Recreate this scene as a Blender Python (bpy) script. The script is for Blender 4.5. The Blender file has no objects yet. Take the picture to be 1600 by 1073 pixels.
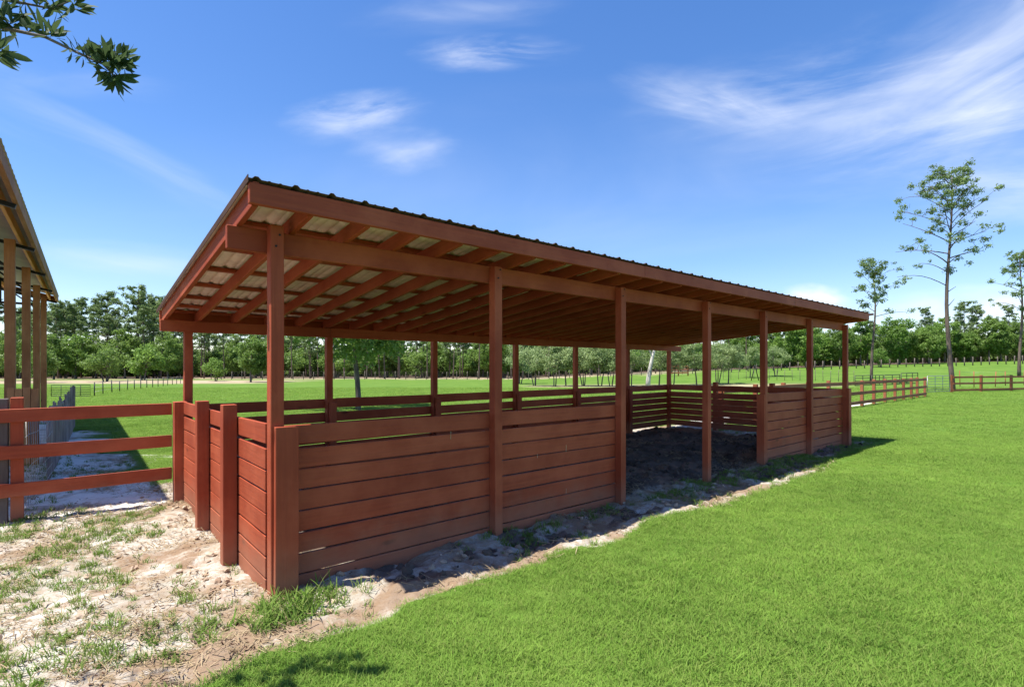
import bpy, bmesh, math, random
import numpy as np
from mathutils import Vector, Matrix, noise as mnoise

R = math.radians
random.seed(7)
rng = np.random.default_rng(7)
scene = bpy.context.scene
COL = scene.collection

# ------------------------------------------------------------------ camera
F = 823.0            # focal length in photo pixels (photo 1600 wide)
cam_d = bpy.data.cameras.new("camera")
cam_d.sensor_width = 36.0
cam_d.lens = 36.0 * F / 1600.0
cam_d.shift_y = 0.025
cam_d.clip_start = 0.05
cam_d.clip_end = 3000.0
cam = bpy.data.objects.new("camera", cam_d)
cam.location = (0, 0, 1.5)
cam.rotation_euler = (R(90), 0, 0)
COL.objects.link(cam)
scene.camera = cam

# ------------------------------------------------------------------ exposure
scene.view_settings.view_transform = 'Standard'
scene.view_settings.look = 'None'
scene.view_settings.gamma = 1.0
scene.view_settings.exposure = 1.0
scene.view_settings.use_curve_mapping = False
scene.cycles.max_bounces = 8
scene.cycles.diffuse_bounces = 5
scene.cycles.transparent_max_bounces = 8
scene.cycles.use_denoising = True

# ------------------------------------------------------------------ sun and sky
TO_SUN = Vector((-0.915, -0.445, 2.70)).normalized()
sun_d = bpy.data.lights.new("sun", 'SUN')
sun_d.energy = 5.0
sun_d.angle = R(0.5)
sun_d.color = (1.0, 0.95, 0.86)
sun = bpy.data.objects.new("sun", sun_d)
sun.rotation_euler = (-TO_SUN).to_track_quat('-Z', 'Y').to_euler()
sun.location = (-8, -3, 26)
COL.objects.link(sun)

world = bpy.data.worlds.new("World")
scene.world = world
world.use_nodes = True
wt = world.node_tree
wt.nodes.clear()


def N(t, kind, **kw):
    n = t.nodes.new(kind)
    for k, v in kw.items():
        if k in n.bl_rna.properties:
            setattr(n, k, v)
    return n


def L(t, a, b):
    t.links.new(a, b)


def math_n(t, op, a, b=None, c=None, clamp=False):
    n = t.nodes.new('ShaderNodeMath')
    n.operation = op
    n.use_clamp = clamp
    for i, x in enumerate((a, b, c)):
        if x is None:
            continue
        if isinstance(x, (int, float)):
            n.inputs[i].default_value = x
        else:
            L(t, x, n.inputs[i])
    return n.outputs[0]


def maprange(t, v, a, b, c=0.0, d=1.0, smooth=False):
    n = t.nodes.new('ShaderNodeMapRange')
    if smooth:
        n.interpolation_type = 'SMOOTHSTEP'
    L(t, v, n.inputs[0])
    for i, x in enumerate((a, b, c, d)):
        n.inputs[i + 1].default_value = x
    return n.outputs[0]


def mixc(t, fac, a, b, mode='MIX'):
    n = t.nodes.new('ShaderNodeMix')
    n.data_type = 'RGBA'
    n.blend_type = mode
    for s, x in ((0, fac), (6, a), (7, b)):
        if isinstance(x, (int, float)):
            n.inputs[s].default_value = x
        elif isinstance(x, (tuple, list)):
            n.inputs[s].default_value = (*x[:3], 1.0)
        else:
            L(t, x, n.inputs[s])
    return n.outputs[2]


def noise_n(t, vec, scale, detail=4.0, rough=0.55, dist=0.0):
    n = t.nodes.new('ShaderNodeTexNoise')
    n.inputs['Scale'].default_value = scale
    n.inputs['Detail'].default_value = detail
    n.inputs['Roughness'].default_value = rough
    n.inputs['Distortion'].default_value = dist
    if vec is not None:
        L(t, vec, n.inputs['Vector'])
    return n.outputs['Fac']


sky = wt.nodes.new('ShaderNodeTexSky')
sky.sky_type = 'NISHITA'
sky.sun_disc = False
sky.sun_elevation = math.asin(TO_SUN.z)
sky.sun_rotation = math.atan2(TO_SUN.x, TO_SUN.y)
sky.altitude = 20
sky.air_density = 1.0
sky.dust_density = 0.35
sky.ozone_density = 2.2
hsv = wt.nodes.new('ShaderNodeHueSaturation')
hsv.inputs['Saturation'].default_value = 1.27
tint = wt.nodes.new('ShaderNodeMix')
tint.data_type = 'RGBA'
tint.blend_type = 'MULTIPLY'
tint.inputs[0].default_value = 1.0
tint.inputs[7].default_value = (1.05, 0.98, 1.04, 1)
L(wt, sky.outputs[0], tint.inputs[6])
L(wt, tint.outputs[2], hsv.inputs['Color'])
tc = wt.nodes.new('ShaderNodeTexCoord')
sep = wt.nodes.new('ShaderNodeSeparateXYZ')
L(wt, tc.outputs['Generated'], sep.inputs[0])
ysafe = math_n(wt, 'MAXIMUM', sep.outputs[1], 0.08)
sx = math_n(wt, 'DIVIDE', sep.outputs[0], ysafe)
sz = math_n(wt, 'DIVIDE', sep.outputs[2], ysafe)
comb = wt.nodes.new('ShaderNodeCombineXYZ')
L(wt, sx, comb.inputs[0])
L(wt, sz, comb.inputs[1])
front = maprange(wt, sep.outputs[1], 0.05, 0.25)


def wisp(px, py, lx, ly, ang, strength, nscale=(3.0, 9.0), lo=0.40, hi=0.75, seed=0.0, rough=0.5):
    """a cirrus patch at a direction of the sky: soft ellipse times stretched noise"""
    s0, t0 = (px - 800) / F, (576.5 - py) / F
    mp = wt.nodes.new('ShaderNodeMapping')
    mp.vector_type = 'TEXTURE'
    mp.inputs['Location'].default_value = (s0, t0, 0)
    mp.inputs['Rotation'].default_value = (0, 0, R(ang))
    mp.inputs['Scale'].default_value = (1, 1, 1)
    L(wt, comb.outputs[0], mp.inputs[0])
    sc = wt.nodes.new('ShaderNodeVectorMath')
    sc.operation = 'MULTIPLY'
    L(wt, mp.outputs[0], sc.inputs[0])
    sc.inputs[1].default_value = (F / lx, F / ly, 0)
    # warp the ellipse so its rim frays
    nz = wt.nodes.new('ShaderNodeTexNoise')
    nz.inputs['Scale'].default_value = 1.3
    nz.inputs['Detail'].default_value = 5
    L(wt, sc.outputs[0], nz.inputs['Vector'])
    sb = wt.nodes.new('ShaderNodeVectorMath')
    sb.operation = 'SUBTRACT'
    L(wt, nz.outputs['Color'], sb.inputs[0])
    sb.inputs[1].default_value = (0.5, 0.5, 0.5)
    ma = wt.nodes.new('ShaderNodeVectorMath')
    ma.operation = 'MULTIPLY_ADD'
    L(wt, sb.outputs[0], ma.inputs[0])
    ma.inputs[1].default_value = (0.9, 0.9, 0)
    L(wt, sc.outputs[0], ma.inputs[2])
    ln = wt.nodes.new('ShaderNodeVectorMath')
    ln.operation = 'LENGTH'
    L(wt, ma.outputs[0], ln.inputs[0])
    fall = maprange(wt, ln.outputs['Value'], 1.0, 0.0, 0, 1, True)
    st = wt.nodes.new('ShaderNodeVectorMath')
    st.operation = 'MULTIPLY_ADD'
    L(wt, mp.outputs[0], st.inputs[0])
    st.inputs[1].default_value = (nscale[0], nscale[1], 1)
    st.inputs[2].default_value = (seed, seed * 1.7, seed)
    nf = noise_n(wt, st.outputs[0], 1.0, 8.0, rough, 0.7)
    nf = maprange(wt, nf, lo, hi, 0.0, 1.0, True)
    return math_n(wt, 'MULTIPLY', math_n(wt, 'MULTIPLY', fall, nf), strength)


WISPS = [
    (775, 82, 150, 34, 2, 0.85, (4, 16), 0.32, 0.74, 1.0, .6),
    (560, 180, 135, 45, 8, 0.78, (4, 16), 0.32, 0.74, 2.0, .6),
    (632, 236, 100, 42, 5, 0.65, (4, 12), 0.32, 0.75, 3.3),
    (1340, 110, 420, 95, 14, .85, (1.5, 7.5), 0.34, 0.80, 4.1, .62),
    (1110, 160, 170, 55, -12, 0.75, (2.2, 9), 0.30, 0.78, 9.1, .6),
    (1500, 205, 420, 100, 8, .9, (1.5, 7.5), 0.32, 0.78, 5.2, .62),
    (1620, 60, 340, 140, 30, .9, (1.5, 6.5), 0.28, 0.78, 6.6, .6),
    (1640, 290, 260, 70, 5, .9, (1.6, 7), 0.28, 0.76, 7.7, .6),
    (140, 225, 330, 45, -24, 0.50, (2.0, 9), 0.25, 0.75, 8.8),
    (200, 412, 230, 40, -3, 0.55, (2.0, 8), 0.25, 0.75, 11.0),
    (700, 20, 220, 40, 3, 0.45, (3, 9), 0.30, 0.75, 12.0),
    (120, 120, 200, 40, -6, 0.35, (3, 9), 0.30, 0.75, 13.0),
    (1275, 470, 62, 30, -3, 1.6, (9, 12), 0.15, 0.45, 14.0),
    (1530, 480, 150, 40, 2, 1.1, (6, 12), 0.25, 0.6, 15.0),
    (900, 330, 900, 220, 3, 0.22, (1.5, 5), 0.25, 0.8, 16.0),
]
tot = None
for w in WISPS:
    o = wisp(*w)
    tot = o if tot is None else math_n(wt, 'ADD', tot, o)
tot = math_n(wt, 'MULTIPLY', tot, front, clamp=True)
tot = math_n(wt, 'MULTIPLY', tot, 0.74, clamp=True)
cl = mixc(wt, tot, hsv.outputs[0], (5.4, 5.6, 6.1))
bg = wt.nodes.new('ShaderNodeBackground')
bg.inputs['Strength'].default_value = 0.106
L(wt, cl, bg.inputs['Color'])
wo = wt.nodes.new('ShaderNodeOutputWorld')
L(wt, bg.outputs[0], wo.inputs['Surface'])

# ------------------------------------------------------------------ frames of reference
A0 = math.atan2(965, 823)
D1 = np.array([math.sin(A0), math.cos(A0)])      # along the shelter's long side
D2 = np.array([-D1[1], D1[0]])                   # across it, away from the camera
C0 = np.array([-1.66328, 3.58345])
LEN = 11.40


def W(u):
    return 3.60 + 0.75 * min(max(u, -0.5), 12.2) / LEN


def P(u, v, z):
    q = C0 + u * D1 + v * D2
    return Vector((q[0], q[1], z))


def to_uv(x, y):
    dx, dy = x - C0[0], y - C0[1]
    return dx * D1[0] + dy * D1[1], dx * D2[0] + dy * D2[1]


# ------------------------------------------------------------------ numpy value noise
_perm = np.random.default_rng(3).random((256, 256))


def vnoise(x, y, s):
    x = np.asarray(x) * s
    y = np.asarray(y) * s
    xi = np.floor(x).astype(int)
    yi = np.floor(y).astype(int)
    fx = x - xi
    fy = y - yi
    fx = fx * fx * (3 - 2 * fx)
    fy = fy * fy * (3 - 2 * fy)
    g = lambda a, b: _perm[a % 256, b % 256]
    return ((g(xi, yi) * (1 - fx) + g(xi + 1, yi) * fx) * (1 - fy) +
            (g(xi, yi + 1) * (1 - fx) + g(xi + 1, yi + 1) * fx) * fy) - 0.5


def fbm(x, y, s, o=4, g=0.5):
    t = 0
    a = 1.0
    for i in range(o):
        t = t + a * vnoise(x + 17.3 * i, y - 9.1 * i, s * 2 ** i)
        a *= g
    return t


def sstep(x, a, b):
    t = np.clip((x - a) / (b - a), 0, 1)
    return t * t * (3 - 2 * t)


def zones(x, y):
    """masks of bare sand, stable dirt and leaf litter / track on the ground"""
    u = (x - C0[0]) * D1[0] + (y - C0[1]) * D1[1]
    v = (x - C0[0]) * D2[0] + (y - C0[1]) * D2[1]
    n1 = fbm(x, y, 1.3, 4)
    n2 = fbm(x + 40, y, 4.0, 3)
    nn = n1 * 0.30 + n2 * 0.12
    # front strip between lawn and wall
    edge = -0.74 + nn * 0.55
    strip = sstep(v, edge - 0.06, edge + 0.06) * sstep(u, -0.4, 0.0) * (1 - sstep(u, 7.9 + nn * 2, 9.2 + nn * 2)) * (1 - sstep(v, 4.4, 4.9))
    strip2 = sstep(v, -0.42 + nn * .4, -0.30 + nn * .4) * sstep(u, 8.5, 9.4) * (1 - sstep(u, 12.0 + nn, 12.5 + nn)) * (1 - sstep(v, 4.3, 4.8))
    # the worn corner on the left; lawn begins right of a slanting line
    le = -0.10 + (v + 0.66) * 2.2 + nn * 0.9
    corner = (1 - sstep(u, 0.2, 0.4)) * np.where(v < -0.2, 1 - sstep(u, le - 0.18, le + 0.18), 1.0) * (1 - sstep(v, 3.4 + nn, 3.9 + nn))
    path = sstep(u, -1.35, -1.15) * (1 - sstep(u, -0.22 + nn * .35, -0.02 + nn * .35)) * sstep(v, 3.2, 3.6) * (1 - sstep(v, 11.5 + nn * 5, 14.0 + nn * 5))
    path = np.maximum(path, (1 - sstep(u, -1.3, -1.1)) * sstep(v, 3.2, 3.6) * (1 - sstep(v, 24, 26)) * sstep(u, -9, -8))
    fstrip = sstep(u, 11.9, 12.6) * (1 - sstep(u, 27.5 + 4 * nn, 29 + 4 * nn)) * sstep(v, 3.5 + nn * .6, 3.75 + nn * .6) * (1 - sstep(v, 4.6 + nn, 5.0 + nn))
    sand = np.maximum.reduce([strip, strip2, corner, path, fstrip])
    wv = 3.6 + 0.75 * np.clip(u, 0, 11.4) / 11.4
    dirt = sstep(u, 0.0, 0.3) * (1 - sstep(u, 11.1, 11.4)) * sstep(v, -0.05 + nn * .5, 0.5 + nn * .5) * (1 - sstep(v, wv - .15, wv + .1))
    sd = sstep(n1 + .5 * n2, -.30, .02) * sstep(v, -.62 + nn * .5, -.42 + nn * .5) * (1 - sstep(v, .1, .2)) * sstep(u, .5, .9) * (1 - sstep(u, 11.3, 12)) * .8
    dirt = np.maximum(dirt, sd)
    dirt = np.maximum(dirt, .85 * sstep(y, 91, 97))
    # litter under the small trees, the far track, the floor of the wood
    far = sstep(y, 78 + n1 * 8, 86 + n1 * 8) * (1 - sstep(x, 20, 36)) + sstep(y, 97, 101)
    trk = sstep(y, 55 + n1 * 3, 58 + n1 * 3) * (1 - sstep(x, -32, -24)) * (1 - sstep(y, 72, 76))
    orch = 0.75 * sstep(y, 44.5, 46.5) * (1 - sstep(y, 50, 53)) * sstep(x, 0, 3) * (1 - sstep(x, 27, 31))
    lit = np.clip(far + trk + orch, 0, 1)
    zones.pale = np.maximum(path, fstrip)
    return u, v, sand, dirt, lit


def pits(x, y):
    """hoof dents trodden into the sand"""
    s = 0.21
    xi, yi = np.floor(x / s), np.floor(y / s)
    out = np.zeros_like(x)
    for a in (-1, 0, 1):
        for b in (-1, 0, 1):
            i, j = (xi + a).astype(int), (yi + b).astype(int)
            cx_ = (i + .15 + .7 * _perm[i % 256, j % 256]) * s
            cy_ = (j + .15 + .7 * _perm[(i + 91) % 256, (j + 37) % 256]) * s
            rr_ = .035 + .035 * _perm[(i + 13) % 256, (j + 77) % 256]
            on = _perm[(i + 51) % 256, (j + 5) % 256] > .45
            d = np.hypot(x - cx_, y - cy_) / rr_
            out = np.maximum(out, on * ((1 - sstep(d, .55, 1.0)) - .35 * np.exp(-((d - 1.15) / .2) ** 2)))
    return out


def rise(x, y):
    t = np.clip((x - 4) / 88.0, 0, 1) ** 0.8
    t2 = np.clip((y - 40) / 52.0, 0, 1)
    t2 = t2 * t2 * (3 - 2 * t2)
    return 3.1 * t * t2


def ground_z(x, y, fine=True):
    x = np.asarray(x, float)
    y = np.asarray(y, float)
    z = -0.06 + rise(x, y)
    if fine:
        u, v, sand, dirt, lit = zones(x, y)
        near = 1 - sstep(np.hypot(x, y), 18, 30)
        lump = fbm(x, y, 2.2, 5, 0.55)
        fine_l = fbm(x + 9, y + 5, 12.0, 3, 0.6)
        z = z + near * (sand * (lump * 0.036 + fine_l * 0.026 - pits(x, y) * 0.022) + dirt * (lump * 0.09 + fine_l * 0.03) + (1 - sand) * (fbm(x, y, .7, 3) * 0.035 + 0.012))
        # a low bank of sand left at the foot of the front wall and beside the lawn
        z = z + near * 0.03 * np.exp(-((v + 0.66) / 0.12) ** 2) * sstep(u, 0.2, 0.6) * (1 - sstep(u, 9, 10)) * (0.6 + lump)
        z = z + near * 0.035 * np.exp(-((u + 0.12) / 0.16) ** 2) * sstep(v, 0.0, 0.4) * (1 - sstep(v, 3.3, 3.6)) * (0.7 + 1.2 * lump)
    return z


def gz(x, y):
    return float(ground_z(np.array([x]), np.array([y]))[0])


# ------------------------------------------------------------------ materials
def new_mat(name):
    m = bpy.data.materials.new(name)
    m.use_nodes = True
    t = m.node_tree
    b = t.nodes['Principled BSDF']
    return m, t, b


def wood(name, base, dark, light, rough=0.62, grain=1.0, knots=0.9, spec=0.22, dirt=0.0):
    m, t, b = new_mat(name)
    uvn = N(t, 'ShaderNodeUVMap', uv_map='grain')
    sp = N(t, 'ShaderNodeSeparateXYZ')
    L(t, uvn.outputs[0], sp.inputs[0])
    cell = math_n(t, 'FLOOR', math_n(t, 'DIVIDE', sp.outputs[1], 10.0))
    wn = N(t, 'ShaderNodeTexWhiteNoise', noise_dimensions='1D')
    L(t, cell, wn.inputs['W'])
    st = N(t, 'ShaderNodeVectorMath', operation='MULTIPLY')
    L(t, uvn.outputs[0], st.inputs[0])
    st.inputs[1].default_value = (1.6, 42, 1)
    g1 = noise_n(t, st.outputs[0], 1.0, 5, 0.6, 0.4)
    st2 = N(t, 'ShaderNodeVectorMath', operation='MULTIPLY')
    L(t, uvn.outputs[0], st2.inputs[0])
    st2.inputs[1].default_value = (1.2, 5, 1)
    g2 = noise_n(t, st2.outputs[0], 1.0, 4, 0.6, 0.6)
    c = mixc(t, maprange(t, g1, 0.32, 0.7, 0.0, 0.8 * grain), base, dark)
    c = mixc(t, maprange(t, g2, 0.42, 0.78, 0.0, 0.55), c, light)
    c = mixc(t, maprange(t, wn.outputs['Value'], 0, 1, 0.0, 0.65), c, dark)
    # knots: sparse dark eyes
    vo = N(t, 'ShaderNodeTexVoronoi')
    st3 = N(t, 'ShaderNodeVectorMath', operation='MULTIPLY')
    L(t, uvn.outputs[0], st3.inputs[0])
    st3.inputs[1].default_value = (1.7, 5.0, 1)
    L(t, st3.outputs[0], vo.inputs['Vector'])
    vo.inputs['Scale'].default_value = 1.0
    k = maprange(t, vo.outputs['Distance'], 0.04, 0.15, 1.0, 0.0, True)
    pick = N(t, 'ShaderNodeSeparateColor')
    L(t, vo.outputs['Color'], pick.inputs[0])
    k = math_n(t, 'MULTIPLY', k, math_n(t, 'GREATER_THAN', pick.outputs[0], 0.58))
    c = mixc(t, math_n(t, 'MULTIPLY', k, knots), c, tuple(x * 0.35 for x in dark))
    geo = N(t, 'ShaderNodeNewGeometry')
    fade = noise_n(t, geo.outputs['Position'], 1.3, 5, 0.65)
    c = mixc(t, maprange(t, fade, 0.45, 0.70, 0.0, 0.7), c, light)
    c = mixc(t, maprange(t, fade, 0.48, 0.30, 0.0, 0.4), c, dark)
    if dirt > 0:
        sg = N(t, 'ShaderNodeSeparateXYZ')
        L(t, geo.outputs['Position'], sg.inputs[0])
        dn = noise_n(t, geo.outputs['Position'], 5.0, 5, 0.6)
        splash = maprange(t, math_n(t, 'ADD', sg.outputs[2], math_n(t, 'MULTIPLY', dn, -0.35)), -0.16, 0.16, dirt, 0.0, True)
        c = mixc(t, splash, c, (0.30, 0.19, 0.12))
    L(t, c, b.inputs['Base Color'])
    b.inputs['Roughness'].default_value = rough
    b.inputs['Specular IOR Level'].default_value = spec
    bp = N(t, 'ShaderNodeBump')
    bp.inputs['Strength'].default_value = 0.45
    bp.inputs['Distance'].default_value = 0.005
    L(t, math_n(t, 'SUBTRACT', g1, math_n(t, 'MULTIPLY', k, 0.4)), bp.inputs['Height'])
    L(t, bp.outputs[0], b.inputs['Normal'])
    return m


def metal(name, col, rough=0.45, metallic=0.6, var=0.25, scale=3.0, stretch=(1, 1, 1)):
    m, t, b = new_mat(name)
    tcn = N(t, 'ShaderNodeTexCoord')
    st = N(t, 'ShaderNodeVectorMath', operation='MULTIPLY')
    L(t, tcn.outputs['Object'], st.inputs[0])
    st.inputs[1].default_value = stretch
    n = noise_n(t, st.outputs[0], scale, 5, 0.65)
    c = mixc(t, maprange(t, n, 0.3, 0.7, 0, 1), tuple(x * (1 - var) for x in col), tuple(min(1, x * (1 + var)) for x in col))
    L(t, c, b.inputs['Base Color'])
    L(t, maprange(t, n, 0.3, 0.7, rough - 0.08, rough + 0.12), b.inputs['Roughness'])
    b.inputs['Metallic'].default_value = metallic
    return m


def leafmat(name, c1, c2, trans=0.35, scale=0.6, rough=0.5, tcol=None):
    m, t, b = new_mat(name)
    oi = N(t, 'ShaderNodeObjectInfo')
    geo = N(t, 'ShaderNodeNewGeometry')
    n = noise_n(t, geo.outputs['Position'], scale, 3, 0.6)
    f = math_n(t, 'ADD', maprange(t, n, 0.3, 0.7, 0.0, 0.6), math_n(t, 'MULTIPLY', oi.outputs['Random'], 0.4), clamp=True)
    c = mixc(t, f, c1, c2)
    rnd = N(t, 'ShaderNodeTexWhiteNoise', noise_dimensions='3D')
    isl = N(t, 'ShaderNodeVectorMath', operation='SNAP')
    L(t, geo.outputs['Position'], isl.inputs[0])
    isl.inputs[1].default_value = (0.23, 0.23, 0.23)
    L(t, isl.outputs[0], rnd.inputs['Vector'])
    c = mixc(t, maprange(t, rnd.outputs['Value'], 0, 1, 0.0, 0.35), c, tuple(x * 0.55 for x in c1))
    L(t, c, b.inputs['Base Color'])
    b.inputs['Roughness'].default_value = rough
    b.inputs['Specular IOR Level'].default_value = 0.25
    tr = N(t, 'ShaderNodeBsdfTranslucent')
    L(t, mixc(t, 0.5, c, tcol or tuple(min(1, x * 1.5) for x in c2)), tr.inputs['Color'])
    ms = N(t, 'ShaderNodeMixShader')
    ms.inputs[0].default_value = trans
    L(t, b.outputs[0], ms.inputs[1])
    L(t, tr.outputs[0], ms.inputs[2])
    L(t, ms.outputs[0], t.nodes['Material Output'].inputs['Surface'])
    return m


def bark(name, c1, c2, scale=6.0):
    m, t, b = new_mat(name)
    tcn = N(t, 'ShaderNodeTexCoord')
    st = N(t, 'ShaderNodeVectorMath', operation='MULTIPLY')
    L(t, tcn.outputs['Object'], st.inputs[0])
    st.inputs[1].default_value = (1, 1, 0.25)
    n = noise_n(t, st.outputs[0], scale, 5, 0.65)
    L(t, mixc(t, maprange(t, n, 0.35, 0.65), c1, c2), b.inputs['Base Color'])
    b.inputs['Roughness'].default_value = 0.9
    b.inputs['Specular IOR Level'].default_value = 0.1
    bp = N(t, 'ShaderNodeBump')
    bp.inputs['Strength'].default_value = 0.6
    bp.inputs['Distance'].default_value = 0.02
    L(t, n, bp.inputs['Height'])
    L(t, bp.outputs[0], b.inputs['Normal'])
    return m


M = {}
M['red'] = wood('red_stained_wood', (0.385, 0.074, 0.030), (0.240, 0.042, 0.018), (0.470, 0.118, 0.054), 0.6, dirt=0.38)
M['redfar'] = wood('red_brown_rail_wood', (0.30, 0.105, 0.047), (0.20, 0.06, 0.028), (0.38, 0.155, 0.08), 0.65)
M['pine'] = wood('bare_timber', (0.40, 0.175, 0.068), (0.22, 0.088, 0.034), (0.50, 0.25, 0.11), 0.7)
M['warmpine'] = wood('warm_bare_timber', (0.85, 0.38, 0.14), (0.64, 0.25, 0.085), (0.88, 0.47, 0.19), 0.65)
M['grey'] = wood('weathered_grey_wood', (0.31, 0.25, 0.235), (0.15, 0.11, 0.105), (0.40, 0.335, 0.32), 0.85)
M['darkgrey'] = wood('old_grey_post', (0.13, 0.105, 0.095), (0.06, 0.048, 0.045), (0.20, 0.17, 0.155), 0.9)
M['rooftop'] = metal('bronze_roof_metal', (0.085, 0.052, 0.042), 0.7, 0.0)
M['rooftop'].node_tree.nodes['Principled BSDF'].inputs['Specular IOR Level'].default_value = 0.05
M['roofunder'] = metal('bare_roof_metal', (0.88, 0.66, 0.59), 0.50, 0.0, 0.2, 5.0, (1, 1, 1))
M['barnunder'] = metal('galvanised_roof_underside', (0.50, 0.41, 0.37), 0.6, 0.1, 0.2, 2.0)
M['steel'] = metal('dark_steel', (0.018, 0.018, 0.02), 0.5, 0.6)
M['pipe'] = metal('dark_green_pipe', (0.035, 0.04, 0.035), 0.5, 0.3)
M['galv'] = metal('galvanised_wire', (0.36, 0.36, 0.36), 0.45, 0.7)
M['nail'] = metal('nail_steel', (0.55, 0.5, 0.46), 0.4, 0.8)
M['bark_pine'] = bark('pine_bark', (0.065, 0.048, 0.042), (0.19, 0.14, 0.115), 5)
M['bark_oak'] = bark('grey_bark', (0.075, 0.062, 0.052), (0.19, 0.165, 0.14), 7)
M['bark_white'] = bark('white_bark', (0.26, 0.23, 0.20), (0.62, 0.58, 0.53), 4)
M['leaf_pine'] = leafmat('pine_needles', (0.085, 0.145, 0.045), (0.220, 0.300, 0.100), 0.30, 0.5)
M['leaf_oak'] = leafmat('oak_leaves', (0.078, 0.145, 0.030), (0.205, 0.310, 0.068), 0.42, 0.45)
M['leaf_light'] = leafmat('young_leaves', (0.090, 0.175, 0.030), (0.215, 0.340, 0.066), 0.42, 0.5)
M['leaf_grey'] = leafmat('grey_green_leaves', (0.115, 0.175, 0.060), (0.310, 0.390, 0.160), 0.35, 0.9)
M['leaf_near'] = leafmat('leathery_leaves', (0.030, 0.060, 0.020), (0.100, 0.150, 0.060), 0.28, 6.0, 0.62)
M['leaf_near'].node_tree.nodes['Principled BSDF'].inputs['Specular IOR Level'].default_value = 0.12


def grassmat(name, c1, c2, c3):
    m, t, b = new_mat(name)
    oi = N(t, 'ShaderNodeObjectInfo')
    geo = N(t, 'ShaderNodeNewGeometry')
    n = noise_n(t, geo.outputs['Position'], 0.55, 4, 0.6)
    n2 = noise_n(t, geo.outputs['Position'], 3.5, 3, 0.6)
    c = mixc(t, maprange(t, math_n(t, 'ADD', math_n(t, 'MULTIPLY', n, 0.6), math_n(t, 'MULTIPLY', n2, 0.4)), 0.36, 0.64, 0, 1), c1, c2)
    uvn = N(t, 'ShaderNodeUVMap', uv_map='blade')
    sp = N(t, 'ShaderNodeSeparateXYZ')
    L(t, uvn.outputs[0], sp.inputs[0])
    c = mixc(t, math_n(t, 'MULTIPLY', math_n(t, 'GREATER_THAN', sp.outputs[0], 0.88), 0.8), c, c3)
    c = mixc(t, maprange(t, sp.outputs[0], 0.0, 0.88, 0.0, 0.45), c, tuple(x * 0.6 for x in c1))
    c = mixc(t, math_n(t, 'MULTIPLY', oi.outputs['Random'], 0.3), c, c3)
    L(t, c, b.inputs['Base Color'])
    b.inputs['Roughness'].default_value = 0.75
    b.inputs['Specular IOR Level'].default_value = 0.08
    tr = N(t, 'ShaderNodeBsdfTranslucent')
    L(t, c, tr.inputs['Color'])
    ms = N(t, 'ShaderNodeMixShader')
    ms.inputs[0].default_value = 0.38
    L(t, b.outputs[0], ms.inputs[1])
    L(t, tr.outputs[0], ms.inputs[2])
    L(t, ms.outputs[0], t.nodes['Material Output'].inputs['Surface'])
    return m


M['grass'] = grassmat('lawn_blades', (0.125, 0.255, 0.034), (0.255, 0.425, 0.066), (0.33, 0.37, 0.11))
M['weed'] = grassmat('weed_blades', (0.115, 0.235, 0.030), (0.190, 0.310, 0.055), (0.32, 0.30, 0.13))
M['straw'] = wood('dry_straw', (0.40, 0.30, 0.17), (0.22, 0.15, 0.08), (0.5, 0.42, 0.28), 0.8)
M['chip'] = bark('bark_chips', (0.035, 0.022, 0.016), (0.16, 0.085, 0.05), 30)


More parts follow.
